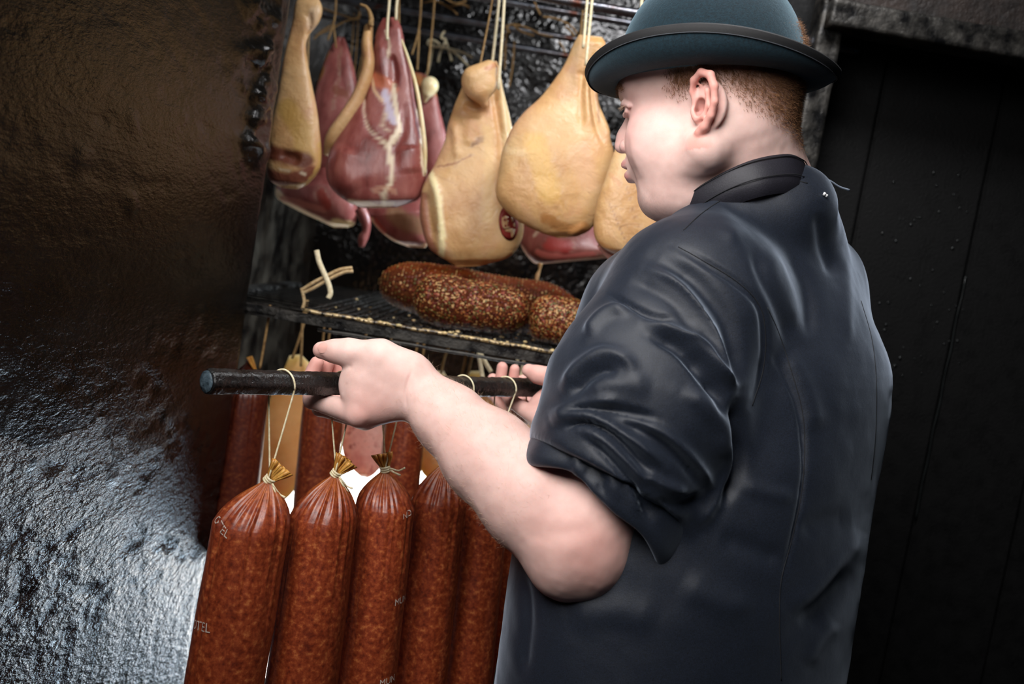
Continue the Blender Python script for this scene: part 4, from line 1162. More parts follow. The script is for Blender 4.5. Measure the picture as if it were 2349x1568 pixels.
# big smooth tan ham in front
big, gV, gF = ham('large smooth tan ham hanging just left of the man\'s face',
    [((1328, 80), (1382, 86)), ((1316, 104), (1390, 108)), ((1295, 150), (1372, 162)), ((1248, 212), (1374, 230)), ((1190, 272), (1392, 300)), ((1158, 335), (1404, 350)), ((1143, 400), (1399, 405)),
     ((1140, 455), (1383, 460)), ((1178, 500), (1366, 505)), ((1240, 532), (1350, 528)), ((1280, 545), (1322, 542))], 1.60, .42, rind, seed=14, lines=[
     ([(1372, 130), (1368, 210), (1375, 280)], 5, (150, 104, 66), .6), ([(1358, 150), (1352, 220), (1360, 290)], 4, (170, 122, 80), .5), ([(1280, 430), (1290, 470), (1270, 510)], 3, (190, 140, 60), .4),
     ([(1250, 500), (1300, 525), (1340, 520)], 16, (176, 112, 52), .6), ([(1330, 350), (1350, 420)], 30, (212, 170, 136), .5), ([(1230, 330), (1250, 400), (1260, 440)], 34, (226, 182, 96), .5),
     ([(1160, 340), (1200, 350)], 10, (236, 206, 160), .5), ([(1345, 90), (1380, 95)], 10, (216, 150, 80), .6)],
    st=[([(1366, 110), (1360, 200), (1372, 290), (1390, 340)], 6, -.007), ([(1352, 130), (1345, 210), (1352, 300)], 6, .005), ([(1340, 140), (1332, 220), (1335, 310)], 6, -.004), ([(1375, 200), (1385, 270), (1398, 330)], 5, .005),
        ([(1320, 165), (1345, 172), (1365, 185)], 5, -.004), ([(1345, 515), (1300, 540)], 8, .004)])
for a, b in (((1352, -60), (1338, 110)), ((1364, -60), (1344, 150))): twine(big, [P(*a, 1.57), P((a[0] + b[0]) / 2, (a[1] + b[1]) / 2, 1.565), P(*b, 1.552)], .0026)

veiny, vV, vF = ham('tan ham with dark veins half hidden behind the man\'s chin',
    [((1445, 240), (1490, 235)), ((1432, 290), (1520, 290)), ((1412, 340), (1545, 345)), ((1388, 410), (1562, 420)), ((1367, 480), (1565, 500)), ((1362, 535), (1550, 550)), ((1378, 566), (1525, 580)), ((1415, 586), (1490, 592))], 1.52, .38, rind, seed=19, lines=[
     ([(1400, 470), (1420, 520), (1440, 560)], 3, (140, 90, 60), .6), ([(1440, 430), (1450, 480), (1470, 520), (1500, 540)], 3, (150, 100, 66), .6), ([(1385, 440), (1400, 470), (1430, 480)], 2.5, (150, 96, 60), .5),
     ([(1420, 520), (1450, 515), (1470, 525)], 2.5, (140, 90, 60), .6), ([(1400, 400), (1420, 420)], 8, (190, 130, 90), .5), ([(1375, 560), (1420, 580), (1480, 588)], 10, (190, 120, 60), .5)])
MB().tube(PP([(1376, 560, 1.54), (1405, 585, 1.55), (1440, 602, 1.56), (1480, 610, 1.57)], 0), [.006, .010, .011, .008], 10, 5).obj('fat_edge', material('pink_fat', [(.3, lin((214, 140, 130))), (.7, lin((232, 176, 160)))], scale=30, rough=.4, sss=.2), veiny)
twine(veiny, PP([(1475, -60), (1468, 100), (1466, 245)], 1.51), .0026)

# ham behind the wall edge
edge, eV, eF = ham('long-shanked dim ham half hidden behind the wall edge',
    [((694, -22), (722, -18)), ((678, 14), (738, 20)), ((672, 45), (730, 52)), ((664, 78), (706, 85)), ((656, 115), (700, 118)), ((646, 175), (710, 182)), ((632, 245), (727, 252)), ((618, 320), (738, 330)),
     ((612, 378), (734, 385)), ((620, 412), (708, 420)), ((645, 430), (684, 434))], 1.66, .50, rind, seed=23, lines=[
     ([(660, 250), (690, 300), (700, 350)], 30, (190, 150, 70), .6), ([(610, 345), (660, 360), (700, 368)], 24, (92, 26, 20), .9), ([(610, 400), (660, 410), (715, 395)], 20, (120, 56, 46), .9), ([(735, 330), (730, 380), (700, 420), (660, 432)], 6, (210, 170, 100), .8),
     ([(690, 395), (700, 400)], 5, WF, .8), ([(640, 385), (665, 392)], 4, WF, .6), ([(725, 30), (715, 60)], 14, (236, 206, 170), .6)],
    st=[([(705, 20), (712, 60), (704, 95)], 8, -.004), ([(640, 350), (690, 370)], 12, -.006)])
twine(edge, PP([(712, -60), (708, -18)], 1.65), .0026)

# back row, dim
def back_ham(label, pairs, d, thick, mat, lines, strs, seed, group='hams in the back row'):
    o, V, F = ham(label, pairs, d, thick, mat, lines, group=group, seed=seed)
    for q in strs: twine(o, PP(q, d - .02), .0022, twine_old)
    return o
b1 = back_ham('dark red ham in the shade behind the long-shanked ham', [((772, 84), (792, 86)), ((752, 120), (806, 130)), ((735, 170), (818, 180)), ((720, 230), (832, 245)), ((716, 300), (842, 320)), ((722, 370), (846, 390)), ((745, 430), (836, 445))], 2.08, .4, flesh,
    [([(752, 120), (735, 165), (720, 205)], 5, (150, 100, 50), .9), ([(782, 110), (775, 180), (765, 250)], 4, (150, 110, 90), .6), ([(800, 190), (795, 260)], 4, (140, 90, 70), .5), ([(770, 205), (790, 215)], 12, (120, 66, 40), .6)],
    [[(772, -40), (768, 40), (752, 92)], [(764, 50), (771, 110)]], 31)
b2 = back_ham('dark ham with a pale knuckle behind the red ham\'s right edge', [((950, 165), (975, 170)), ((952, 200), (998, 205)), ((956, 250), (1012, 262)), ((960, 310), (1024, 330)), ((968, 380), (1028, 400)), ((985, 430), (1015, 440))], 2.08, .4, flesh,
    [([(955, 190), (985, 205)], 26, (170, 110, 60), .9)], [[(968, -40), (962, 60), (945, 125)], [(962, 70), (957, 160)], [(1000, -40), (992, 60), (980, 172)]], 33)
kk = Sculpt().ell(P(986, 197, 2.05), (.019, .018, .020), np.stack([cr, fw, cu]), .01).cone(P(980, 215, 2.05), P(974, 232, 2.06), .010, .004, .01)
mesh_obj('knuckle', *kk.mesh(.003, 2), fat_m, b2)
b3 = back_ham('pink and white ham end jutting below the long-shanked ham', [((650, 395), (800, 380)), ((634, 436), (816, 430)), ((640, 458), (820, 470)), ((685, 484), (818, 500)), ((735, 508), (814, 516)), ((765, 522), (800, 522))], 1.98, .5, flesh,
    [([(632, 440), (660, 470), (720, 502), (775, 524), (815, 518)], 12, (240, 214, 178), .95), ([(650, 455), (700, 470), (740, 480)], 9, (214, 140, 124), .7), ([(735, 440), (750, 470)], 14, (150, 50, 34), .7), ([(770, 515), (800, 520)], 16, (246, 220, 160), .9)], [[(712, -60, 1.99), (704, 200, 1.99), (700, 398, 1.98)]], 35)
b4 = back_ham('brown wrinkled ham end below the red ham', [((842, 478), (985, 450)), ((848, 500), (988, 490)), ((870, 528), (986, 525)), ((900, 552), (984, 552)), ((935, 566), (976, 568))], 1.98, .5, flesh,
    [([(905, 490), (930, 510), (970, 520)], 26, (150, 110, 80), .85), ([(848, 500), (880, 540), (930, 566), (980, 566)], 8, (240, 200, 160), .9), ([(860, 505), (880, 530)], 8, (190, 84, 66), .7)], [[(915, -60, 2.0), (915, 200, 2.0), (915, 470, 2.0)]], 37)
MB().tube(PP([(826, 478), (838, 505), (840, 530), (832, 548), (829, 566)], 1.93), [.012, .011, .008, .010, .005], 10, 5).obj('meat_shred', flesh, b4)
b5 = back_ham('red cut ham end under the large smooth ham', [((1200, 480), (1365, 470)), ((1192, 520), (1375, 520)), ((1192, 555), (1392, 552)), ((1205, 582), (1425, 575)), ((1225, 602), (1400, 590)), ((1240, 606), (1300, 600))], 1.9, .4, flesh,
    [([(1192, 565), (1215, 598), (1240, 606), (1300, 602), (1390, 588)], 8, (240, 196, 170), .9), ([(1235, 580), (1290, 590), (1360, 582)], 8, (216, 120, 110), .7), ([(1225, 540), (1250, 520)], 5, WF, .5), ([(1300, 540), (1330, 530)], 14, (140, 110, 90), .5), ([(1260, 560), (1300, 565)], 20, (176, 44, 40), .6)], [[(1345, -60, 1.95), (1320, 200, 1.95), (1285, 485, 1.92)]], 39)
twine(b5, PP([(1240, 604), (1238, 618), (1233, 632), (1231, 647)], 1.86), [.005, .0025, .0045, .003], rind, 'drip_of_fat')

# the red oval stamp on the tan ham
def stamp():
    tb = bvh_of(tV, quads(tF)); red_m = material('red_stamp_ink', [(.4, lin((120, 26, 22))), (.65, lin((150, 50, 38)))], scale=60, rough=.5)
    C0 = np.array([1166.0, 512.0]); ax_a, ax_b = np.array([4.5, 39.5]), np.array([-21.5, 2.5])
    def at(x, y, lift): return on_surface(tb, *(C0 + x * ax_b * -1 + y * ax_a), lift)[0]
    def patch(poly, lift, mat, name, par):
        poly = np.array(poly, float); c = poly.mean(0); rings = []
        for f in np.linspace(.05, 1, 5): rings.append([at(*(c + (q - c) * f), lift) for q in poly])
        V, F = loft(np.array(rings, float), cap=True); return mesh_obj(name, V, F, mat, par)
    t = np.linspace(0, 2 * math.pi, 28, endpoint=False)
    try:
        s_ = patch([(math.cos(a), math.sin(a) * (1.0 if math.sin(a) > 0 else 1.0)) for a in t], .0012, red_m, 'stamp', tan); tag(s_, 'red oval ink stamp')
        bare = rind
        for poly in ([(-.62, -.38), (-.30, -.46), (.06, -.36), (.0, -.16), (-.1, -.02), (.02, .12), (.1, .28), (-.2, .34), (-.62, .30), (-.72, -.05)],
                     [(-.50, .36), (.35, .30), (.62, .38), (.44, .66), (.16, .84), (.10, .72), (.28, .50), (-.30, .46)],
                     [(.28, -.30), (.46, -.34), (.50, -.10), (.34, -.04)], [(.42, .06), (.62, .02), (.62, .22), (.46, .24)]):
            patch(poly, .0019, bare, 'stamp_mark', s_)
        for x, y in ((-.36, -.22), (-.36, .12), (-.06, .10), (-.05, -.24)):
            patch([(x + .12 * math.cos(a), y + .085 * math.sin(a)) for a in t[::3]], .0026, red_m, 'stamp_mark', s_)
    except Exception as e: print('stamp', e)
stamp()

# bows and loose ends of twine tied round the rods
def bow(label, lines, d, r=.0022, mat=None):
    m = MB()
    for l in lines: m.tube(PP(l, d), r, 7, 6)
    o = m.obj('twine_bow', mat or twine_old); tag(o, label, 'twine', 'twine knots on the rods'); return o
bow('brown twine knot with long tails left of the red ham', [[(738, 18), (770, 30), (815, 44), (825, 38), (822, 20), (800, 5), (785, -10)], [(822, 40), (790, 50), (760, 66), (724, 82)], [(760, 58), (735, 74), (720, 90)], [(820, 8), (824, 30), (816, 46)]], 2.30)
bow('pale untied bow of twine at the centre of the rods', [[(1012, 88), (1022, 92), (1010, 120), (1005, 142)], [(1022, 92), (1030, 118), (1036, 140)], [(1010, 104), (1000, 95), (985, 92), (984, 104), (1020, 110), (1060, 120), (1084, 132)], [(1030, 112), (1052, 128), (1075, 152)], [(994, 100), (985, 150), (975, 180)], [(1012, 88), (1014, 80), (1020, 72)]], 2.408, .003, twine_m)
bow('tangle of smoky twine high above the pale bow', [[(972, 6), (1000, 2), (1030, 14), (1060, 10), (1078, 18)], [(1005, 4), (1035, 20), (1050, 34)], [(1020, -4), (1045, 8), (1070, 2)]], 2.2)
bow('brown twine with drooping tails beside the stamped ham\'s strings', [[(1160, 60), (1180, 56), (1210, 64), (1240, 78), (1268, 84)], [(1178, 58), (1200, 74), (1225, 82)], [(1165, 60), (1160, 100), (1158, 160)], [(1180, 95), (1176, 150), (1168, 200)], [(1160, 60), (1165, 68), (1170, 76)]], 2.27)
bow('frayed twine tails left of the large smooth ham\'s strings', [[(1222, -5), (1232, 18), (1240, 34)], [(1245, 38), (1280, 44), (1310, 60), (1325, 78)], [(1296, 60), (1310, 72), (1318, 84)], [(1282, 95), (1290, 106), (1296, 120)], [(1326, -5), (1338, 20), (1332, 60)]], 2.12)
bow('thin twine strands behind the red ham\'s left shank', [[(812, 30), (808, 100), (800, 160)], [(822, 44), (818, 110), (812, 180)], [(838, 90), (826, 150), (820, 180)]], 2.34, .0016)

# ------------------------------------------------------------------ spiced loaves on the rack
crust = material('spice_crust', [(.30, lin((34, 13, 8))), (.45, lin((72, 28, 12))), (.58, lin((104, 50, 20))), (.72, lin((60, 54, 20)))], scale=300, detail=3, rough=.55, bump=((420, .9, .004), (120, .5, .004)), attr='tint', spec=.12)
flake_ms = [material('spice_flake', [(0, lin(c))], rough=.5) for c in ((134, 54, 24), (160, 100, 44), (84, 82, 30), (100, 26, 14), (184, 146, 92))]
def loaf(label, a, b, r, seed, top=0.):
    a, b = np.array(a), np.array(b); t = nrm(b - a); up = UPW; s = nrm(np.cross(t, up)); n, m = 64, 60; rings = []
    L = np.linalg.norm(b - a)
    for f in np.linspace(-1, 1, m):
        k = max(1 - abs(f) ** 5, 0) ** .5 if abs(f) < 1 else .05
        k = max(k, .08)
        A_ = np.linspace(0, 2 * math.pi, n, endpoint=False)
        rings.append((a + b) / 2 + t * f * L / 2 + (np.cos(A_) * r * 1.08 * k)[:, None] * s + (np.sin(A_) * r * .95 * k)[:, None] * up)
    V, F = loft(np.array(rings)); N = nrm(V - ((a + b) / 2 + np.outer((V - (a + b) / 2) @ t, t)))
    V += N * (fnoise(V, 16, seed, 2) * .005 + fnoise(V, 160, seed + 1, 2) * .0018)[:, None]
    o = mesh_obj('spiced_loaf', V, F, crust); tag(o, label, 'cured sausage', 'spice-crusted loaves on the rack')
    tt = np.zeros((len(V), 4)); tt[:, :3] = lin((150, 66, 18)); tt[:, 3] = np.clip((N[:, 2] - .55 + fnoise(V, 60, seed, 2) * .3) * 2, 0, 1) * top; paint(o, tt)
    q = quads(F); Nn = vnormals(V, q)
    for ci, fm in enumerate(flake_ms):
        pk = RNG.choice(len(V), 700); Q = []; Fq = []
        ce = V[pk] + (V[(pk + 1) % len(V)] - V[pk]) * RNG.random((len(pk), 1)) * 1.0 + Nn[pk] * .0006
        sz = RNG.uniform(.0010, .0031, len(pk))
        a_ = nrm(np.cross(Nn[pk], RNG.normal(size=(len(pk), 3)))); b_ = np.cross(Nn[pk], a_)
        P4 = np.stack([ce + a_ * sz[:, None], ce + b_ * sz[:, None] * .6, ce - a_ * sz[:, None], ce - b_ * sz[:, None] * .6, ce + Nn[pk] * .0011], 1)
        base = np.arange(len(pk))[:, None, None] * 5; Fq = (base + np.array([(0, 1, 4), (1, 2, 4), (2, 3, 4), (3, 0, 4)])[None]).reshape(-1, 3)
        fo = mesh_obj('spice_flakes', P4.reshape(-1, 3), Fq, fm, o, smooth=False); tag(fo, kind='stuff')
    return o
def rack_pt(px, py, d, r): q = P(px, py, d); q[2] = RACK_Z + .006 + r * .95; return q
loaf('long paprika-topped spiced loaf at the back of the rack', rack_pt(862, 700, 1.74, .050), rack_pt(1325, 750, 1.74, .050), .050, 71, .8)
loaf('short spiced loaf in front on the rack, nearest the hand', rack_pt(944, 720, 1.595, .042), rack_pt(1208, 740, 1.595, .042), .042, 74)
loaf('spiced loaf end on the rack by the man\'s sleeve', rack_pt(1212, 745, 1.60, .040), rack_pt(1338, 770, 1.60, .040), .040, 77)

# loose twine ends sticking up over the rack
def loose(label, lines, d, r, mat):
    m = MB()
    for l in lines: m.tube(PP(l, d), r, 8, 6)
    o = m.obj('twine_end', mat); tag(o, label, 'twine', 'twine ends over the rack')
loose('thick pale twine end standing up over the rack', [[(726, 574), (732, 600), (744, 628), (754, 652), (758, 672), (753, 684)]], 1.52, .0042, twine_m)
loose('thick twine loop lying across the standing twine end', [[(694, 664), (715, 650), (750, 632), (780, 618), (808, 614)], [(694, 672), (720, 660), (755, 640), (790, 624), (810, 622)], [(692, 660), (698, 690), (694, 708)]], 1.54, .0028, material('straw_twine', [(.3, lin((168, 132, 84))), (.7, lin((216, 190, 146)))], scale=200, rough=.7))

# ------------------------------------------------------------------ sausages
saus = material('smoked_sausage_casing', [(.30, lin((94, 34, 18))), (.46, lin((130, 53, 27))), (.57, lin((150, 68, 36))), (.74, lin((192, 112, 62)))], scale=170, detail=5, rough=.38, coat=.14, coat_rough=.28, attr='tint',
                bump=((130, .12, .002), (700, .08, .001)), sss=.08, sss_r=(1, .25, .1), sss_scale=.01, dirt=(26, .55, .8, lin((80, 26, 16))))
tuft_m = material('dry_casing_tuft', [(.35, lin((168, 104, 40))), (.65, lin((222, 164, 82)))], scale=120, rough=.35, stretch=(1, 1, .3), sss=.2)
print_m = material('white_casing_print', [(0, lin((205, 188, 176)))], rough=.5)

STICK_A, STICK_B = P(478, 875, .955), P(1262, 890, 1.375)
def stick_at(px):
    a, b = proj(STICK_A[None]), proj(STICK_B[None]); f = (px - a[0][0]) / (b[0][0] - a[0][0])
    da, db = a[2][0], b[2][0]; w = f / db / ((1 - f) / da + f / db)
    return STICK_A + (STICK_B - STICK_A) * w
def stick():
    t = nrm(STICK_B - STICK_A); s = nrm(np.cross(t, UPW)); u = np.cross(s, t); n = 32; rings = []
    L = np.linalg.norm(STICK_B - STICK_A)
    fs = np.r_[-.0022, 0, np.linspace(.004, 1, 200)]
    for i, f in enumerate(fs):
        r = .0128 * (.90 if i == 0 else 1); a = np.linspace(0, 2 * math.pi, n, endpoint=False)
        rr = r * (1 + .05 * np.cos(a * 7 + .4) ** 3)
        rings.append(STICK_A + t * L * f + (np.cos(a) * rr)[:, None] * s + (np.sin(a) * rr)[:, None] * u)
    V, F = loft(np.array(rings)); N = nrm((V - STICK_A) - np.outer((V - STICK_A) @ t, t))
    V += N * (fnoise(V, 90, 81, 3) * .0011 + fnoise(V, 300, 82, 2) * .0005)[:, None]
    V[:n] += t * (fnoise(V[:n], 160, 84, 2) * .001)[:, None]
    o = mesh_obj('smoking_stick', V, F, material('tar_black_stick', [(.35, lin((12, 11, 11))), (.7, lin((30, 26, 24)))], scale=60, rough=.22, rough2=(50, .5), bump=((260, .6, .002), (90, .4, .003)), spec=.6))
    end = [STICK_A - t * (.0034 - .0004 * k) + (np.cos(a) * .0112 * q)[:, None] * s + (np.sin(a) * .0112 * q)[:, None] * u for k, q in ((4, 1.0), (1, .97), (0, .6), (0, .05))]
    EV, EF = loft(np.array(end)); EV += t * (fnoise(EV, 200, 88, 2) * .0012)[:, None]
    mesh_obj('cut_end', EV, EF, material('blue_grey_cut_wood', [(.35, lin((34, 44, 50))), (.65, lin((84, 100, 110)))], scale=120, rough=.4, bump=((300, .6, .002),)), o)
    tag(o, 'tar-black wooden stick held level in the man\'s hands, sausages hung on it', 'stick')
stick()

def sausage(label, knot, top, bot, r, d, db, string_px, tuft, seed, full=True, group='sausages on the held stick', hang=True, dark=0.):
    K = P(knot[0], knot[1], d); T = P(top[0], top[1], d); B = P(bot[0], bot[1], db); ax = nrm(B - T)
    B = T + ax * (.52 if full else .27)
    s = nrm(np.cross(ax, fw)); u = np.cross(s, ax); n = 120
    # profile: gathered neck, shoulder, body, closed foot
    prof = [(0.0, .10), (.05, .12), (.12, .21), (.25, .39), (.42, .60), (.62, .79), (.82, .92), (1.0, 1.0)]
    prof = catmull(np.array(prof), 6); cen, rad, ws = [], [], []
    for f, k in prof: cen.append(K + (T - K) * f); rad.append(r * k); ws.append(1 - f)
    for f in np.linspace(0.02, .9, 46): cen.append(T + (B - T) * f); rad.append(r * (1 + .035 * math.sin(math.pi * f))); ws.append(-f)
    for f in np.linspace(.1, 1, 8): cen.append(T + (B - T) * (.9 + .1 * f)); rad.append(r * math.sqrt(max(1 - f * f * .96, .02))); ws.append(-1)
    cen, rad, ws = np.array(cen), np.array(rad), np.array(ws); a = np.linspace(0, 2 * math.pi, n, endpoint=False)
    rs = np.random.default_rng(seed); ph = rs.uniform(0, 6.28, 5)
    pl = np.abs(np.sin(a * 11 + ph[0] + .8 * np.sin(a * 3 + ph[1]))) ** .7 * -1 + .55 - .5 * (np.abs(np.sin(a * 17 + ph[2] + np.sin(a * 2 + ph[3]))) ** .7 - .55)
    foldlen = .40 + .22 * np.sin(a * 7 + ph[4]) + .12 * np.sin(a * 13 + ph[1])
    m = len(cen); amt = np.clip((ws[:, None] + foldlen[None] - .25) / .7, 0, 1) ** 1.1
    R_ = rad[:, None] * (1 + amt * pl[None] * .15) + amt * pl[None] * .0006
    ring = cen[:, None] + R_[..., None] * (np.cos(a)[None, :, None] * s + np.sin(a)[None, :, None] * u)
    V, F = loft(ring); Nn = nrm(V - np.repeat(cen, n, 0))
    V += Nn * (fnoise(V, 22, seed, 2) * .0012)[:, None]
    org = np.array(K)
    o = mesh_obj('smoked_sausage', V, F, saus, org=org); tag(o, label, 'sausage', group)
    t = np.zeros((len(V), 4)); t[:, :3] = lin((184, 106, 46)); wv = np.repeat(ws, n)
    t[:, 3] = np.clip((wv - .45) * 2.2, 0, .75) * np.tile(.6 + .4 * np.clip(pl * 1.5, -1, 1), m)
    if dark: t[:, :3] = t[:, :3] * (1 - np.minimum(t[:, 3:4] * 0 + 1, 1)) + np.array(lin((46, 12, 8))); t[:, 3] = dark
    paint(o, t)
    if not full: return o, V, F, (K, T, B, ax, s, u)
    # pleated tuft of casing above the knot
    tv = P(*tuft, d - .004) - K; tl = np.linalg.norm(tv); tv = tv / tl; ts = nrm(np.cross(tv, fw)); tm = MB()
    for k in range(9):
        f = (k - 4) / 4; w0, w1 = .0035, .010 + .002 * rs.random(); dz = (rs.random() - .5) * .007
        rows = []
        for q in np.linspace(0, 1, 5):
            c = K + tv * tl * q * (.92 + .12 * rs.random() * (q == 1)) + ts * f * (w0 + (w1 - w0) * q) + fw * dz * q * (1.5 if k % 2 else -1)
            hw = .0012 + .0020 * q
            rows.append([c - ts * hw + fw * .0007, c - fw * .0011, c + ts * hw + fw * .0007, c + fw * .0014])
        tm.add(*loft(np.array(rows)))
    tm.obj('casing_tuft', tuft_m, o)
    # twine: collar of the knot, loose ends, loop over the stick
    km = MB(); kn = nrm((T - K) * .3 + tv * -.7); ks = nrm(np.cross(kn, fw)); ku = np.cross(ks, kn)
    for q in (-.0022, .0004, .003):
        km.tube([K - kn * q + .0052 * (math.cos(x) * ks + math.sin(x) * ku) for x in np.linspace(0, 6.3, 15)], .0013, 6, 2)
    km.tube([K + ks * .004, K + ks * .008 + fw * -.004, K + ks * .016 - cu * .004, K + ks * .024 - cu * .002], [.0015, .0012, .0010, .0014], 6, 4)
    km.tube([K + ks * .004, K + ks * .010 - fw * .005 - cu * .004, K + ks * .018 - cu * .010], [.0015, .0012, .0013], 6, 4)
    km.obj('knot', twine_m, o)
    Sx = stick_at(string_px); t_ = nrm(STICK_B - STICK_A); R0 = .0146; sv = nrm(np.cross(t_, UPW)); uv = np.cross(sv, t_)
    uv = uv * np.sign(uv[2]); front = -sv * np.sign(sv @ fw)
    side = nrm((K - Sx) - t_ * ((K - Sx) @ t_))
    loop = [Sx + t_ * .016 * (q - .5) * 1.0 + R0 * (math.cos(x) * uv + math.sin(x) * front) for q, x in zip(np.linspace(0, 1, 9), np.linspace(-2.3, 2.3, 9))]
    MB().tube([K + fw * .004, (K * .6 + loop[0] * .4) + fw * .002] + loop + [(K * .5 + loop[-1] * .5) - fw * .001, K - fw * .004], .00105, 7, 5).obj('twine', twine_m, o)
    return o, V, F, (K, T, B, ax, s, u)

def print_word(o, geo, r, word, px, py, size, spin):
    """white casing print: flat letters wrapped round the sausage"""
    K, T, B, ax, s, u = geo
    V, F = mesh_cache[o.name]; b = bvh_of(V, quads(F)); c, nn = on_surface(b, px, py, 0)
    if c is None: return
    cu_ = bpy.data.curves.new('print', 'FONT'); cu_.body = word; cu_.size = size; cu_.align_x = 'CENTER'; cu_.align_y = 'CENTER'; cu_.resolution_u = 3
    to = bpy.data.objects.new('print', cu_); COL.objects.link(to); dg = bpy.context.evaluated_depsgraph_get()
    me = bpy.data.meshes.new_from_object(to.evaluated_get(dg)); L = np.array([v.co for v in me.vertices]); FF = [tuple(p.vertices) for p in me.polygons]
    bpy.data.objects.remove(to); bpy.data.curves.remove(cu_); bpy.data.meshes.remove(me)
    e_up = -ax; e_r = nrm(np.cross(e_up, nn))
    ca, sa = math.cos(spin), math.sin(spin); out = []
    cen = T + ax * ((c - T) @ ax)
    for x, y, _ in L:
        x, y = x * ca - y * sa, x * sa + y * ca
        q = c + e_r * x + e_up * y; h = b.find_nearest(Vector(q)); n_ = np.array(h[1])
        if n_ @ (q - cen) < 0: n_ = -n_
        out.append(np.array(h[0]) + n_ * .0008)
    mesh_obj('print', np.array(out), FF, print_m, o, smooth=False)
mesh_cache = {}
def keep(res): mesh_cache[res[0].name] = (res[1], res[2]); return res
s1 = keep(sausage('brown-red sausage at the free left end of the stick', (617, 1100), (576, 1205), (515, 1568), .0402, 1.02, 1.015, 648, (648, 1068), 91))
s2 = keep(sausage('second sausage on the stick, hung just left of the fist', (770, 1086), (742, 1190), (692, 1568), .0385, 1.082, 1.08, 786, (796, 1052), 92))
s3 = keep(sausage('third sausage on the stick, straight under the fist, tuft pointing up', (884, 1076), (884, 1165), (838, 1568), .0350, 1.150, 1.15, 902, (877, 1040), 93))
s4 = keep(sausage('fourth sausage on the stick, its top behind the forearm', (1022, 1060), (1008, 1150), (958, 1568), .0352, 1.235, 1.235, 1062, (1030, 1030), 94))
s5 = keep(sausage('fifth sausage on the stick, below the middle of the forearm', (1130, 1040), (1112, 1130), (1066, 1568), .0345, 1.30, 1.30, 1160, (1136, 1010), 95))
s6 = keep(sausage('sausage furthest along the stick, against the dark apron', (1205, 1050), (1188, 1140), (1150, 1568), .0330, 1.37, 1.37, 1232, (1212, 1020), 96))
print_word(s1[0], s1[3], .04, 'OTEL', 458, 1436, .0135, math.pi * 0 + .12); print_word(s1[0], s1[3], .04, 'OTEL', 508, 1208, .0135, -.35)
print_word(s3[0], s3[3], .035, 'MUN', 920, 1376, .0115, .1); print_word(s3[0], s3[3], .035, 'NO', 934, 1180, .0110, .2); print_word(s3[0], s3[3], .035, 'MUN', 890, 1561, .0115, .1)

# second row, hung below the rack
def up_to_rack(pts):
    a = pts[0]; return [np.array([a[0], a[1], RACK_Z - .003])] + list(pts) if a[2] < RACK_Z - .006 else pts
def low_sausage(label, top, bot, r, d, seed, strs, dark=0.):
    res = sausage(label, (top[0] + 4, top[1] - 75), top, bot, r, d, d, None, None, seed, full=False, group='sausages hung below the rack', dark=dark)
    for q in strs: twine(res[0], up_to_rack(PP(q, d - .03)), .0022, twine_old)
    return res[0]
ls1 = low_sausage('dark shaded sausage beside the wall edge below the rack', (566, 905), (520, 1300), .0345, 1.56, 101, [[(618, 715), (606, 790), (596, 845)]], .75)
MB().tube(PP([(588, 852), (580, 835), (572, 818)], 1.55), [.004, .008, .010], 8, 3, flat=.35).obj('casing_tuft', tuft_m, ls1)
low_sausage('hanging sausage under the thumb, behind the stick', (742, 930), (708, 1300), .0350, 1.66, 102, [[(745, 742), (741, 780), (738, 850)], [(758, 745), (754, 780), (748, 850)]], .3)
low_sausage('hanging sausage behind the wrist, below the rack', (934, 920), (898, 1300), .0345, 1.66, 103, [[(958, 785), (954, 812), (945, 845)], [(973, 788), (970, 815), (955, 845)]], .3)

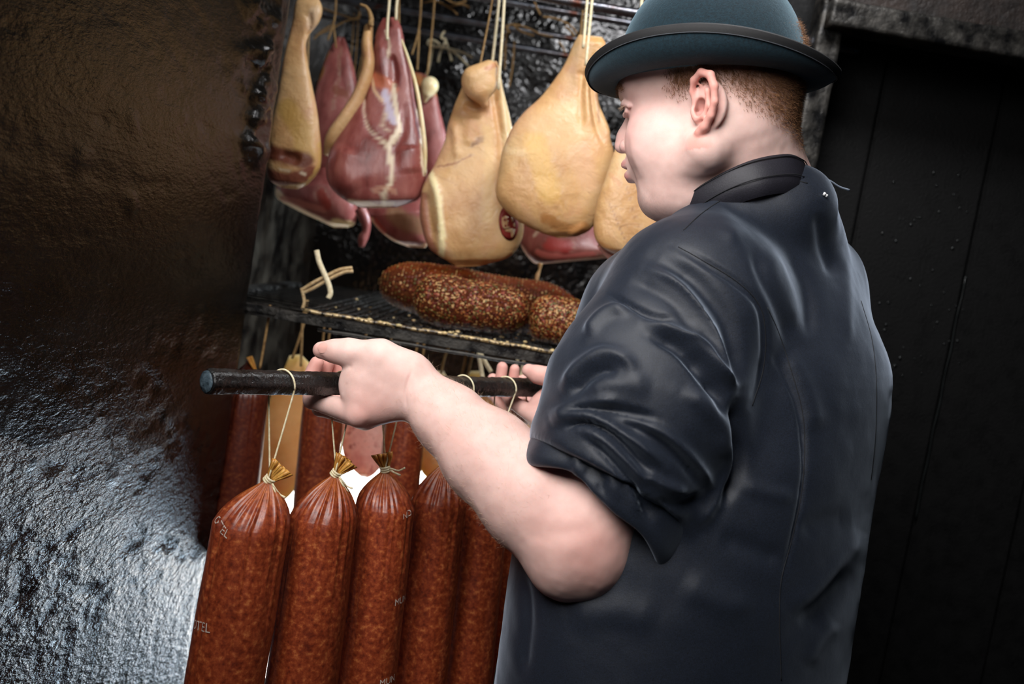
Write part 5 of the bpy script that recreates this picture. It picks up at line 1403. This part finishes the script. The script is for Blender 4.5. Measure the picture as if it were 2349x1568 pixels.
glow = material('translucent_orange_ham_rind', [(.3, lin((212, 154, 84))), (.7, lin((234, 192, 128)))], scale=14, rough=.4, sss=.5, sss_r=(1, .74, .42), sss_scale=.05, attr='tint', bump=((80, .2, .003),))
pinkm = material('translucent_pink_meat', [(.35, lin((220, 160, 146))), (.55, lin((236, 190, 176))), (.68, lin((170, 84, 74)))], scale=34, rough=.4, sss=.6, sss_r=(1, .6, .5), sss_scale=.04, attr='tint', bump=((80, .3, .004),))
def low_ham(label, pairs, d, mat, strs, seed, thick=.28):
    o, V, F = ham(label, pairs, d, thick, mat, group='hams hung below the rack', seed=seed)
    for q in strs: twine(o, up_to_rack(PP(q, d - .03)), .0024, twine_old)
low_ham('orange ham lit from behind, left of the sausage under the thumb', [((664, 815), (690, 812)), ((655, 840), (715, 845)), ((628, 890), (722, 900)), ((606, 960), (718, 965)), ((590, 1040), (706, 1050)), ((584, 1100), (690, 1100)), ((596, 1132), (664, 1136)), ((610, 1148), (645, 1150))], 1.78, glow, [[(698, 735), (685, 780), (670, 822)], [(694, 740), (692, 790), (690, 840)]], 111)
low_ham('pink wrinkled ham glowing between two hanging sausages', [((820, 840), (850, 838)), ((800, 900), (870, 900)), ((785, 960), (878, 965)), ((782, 1010), (884, 1015)), ((790, 1050), (880, 1060)), ((808, 1075), (862, 1085)), ((825, 1092), (845, 1096))], 1.86, pinkm, [[(840, 765), (838, 790), (836, 850)], [(898, 772), (893, 800), (850, 850)]], 113)
low_ham('orange ham sliver glowing behind the forearm', [((1000, 850), (1020, 850)), ((985, 900), (1040, 900)), ((972, 970), (1060, 970)), ((962, 1040), (1062, 1045)), ((968, 1080), (1050, 1085)), ((990, 1104), (1020, 1106))], 1.84, glow, [[(1030, 790), (1020, 820), (1012, 856)]], 115)
low_ham('orange ham below the far hand, behind the stick', [((1080, 850), (1100, 850)), ((1060, 880), (1130, 885)), ((1100, 930), (1230, 935)), ((1110, 980), (1260, 985)), ((1120, 1050), (1250, 1060)), ((1150, 1100), (1220, 1110))], 1.84, glow,
        [[(1072, 800), (1066, 830), (1058, 865)], [(1086, 803), (1080, 830), (1072, 865)]], 117)
loose('split pale twine hanging from the rack left of the far hand', [[(1097, 800), (1102, 835), (1108, 868)], [(1098, 802), (1112, 828), (1127, 853)]], 1.56, .0036, twine_m)
loose('twine pair hanging from the rack above the far fingers', [[(1190, 818), (1183, 842), (1180, 868)], [(1203, 822), (1198, 845), (1195, 870)]], 1.54, .0030, twine_m)
print('food', round(time.time() - T0, 1))
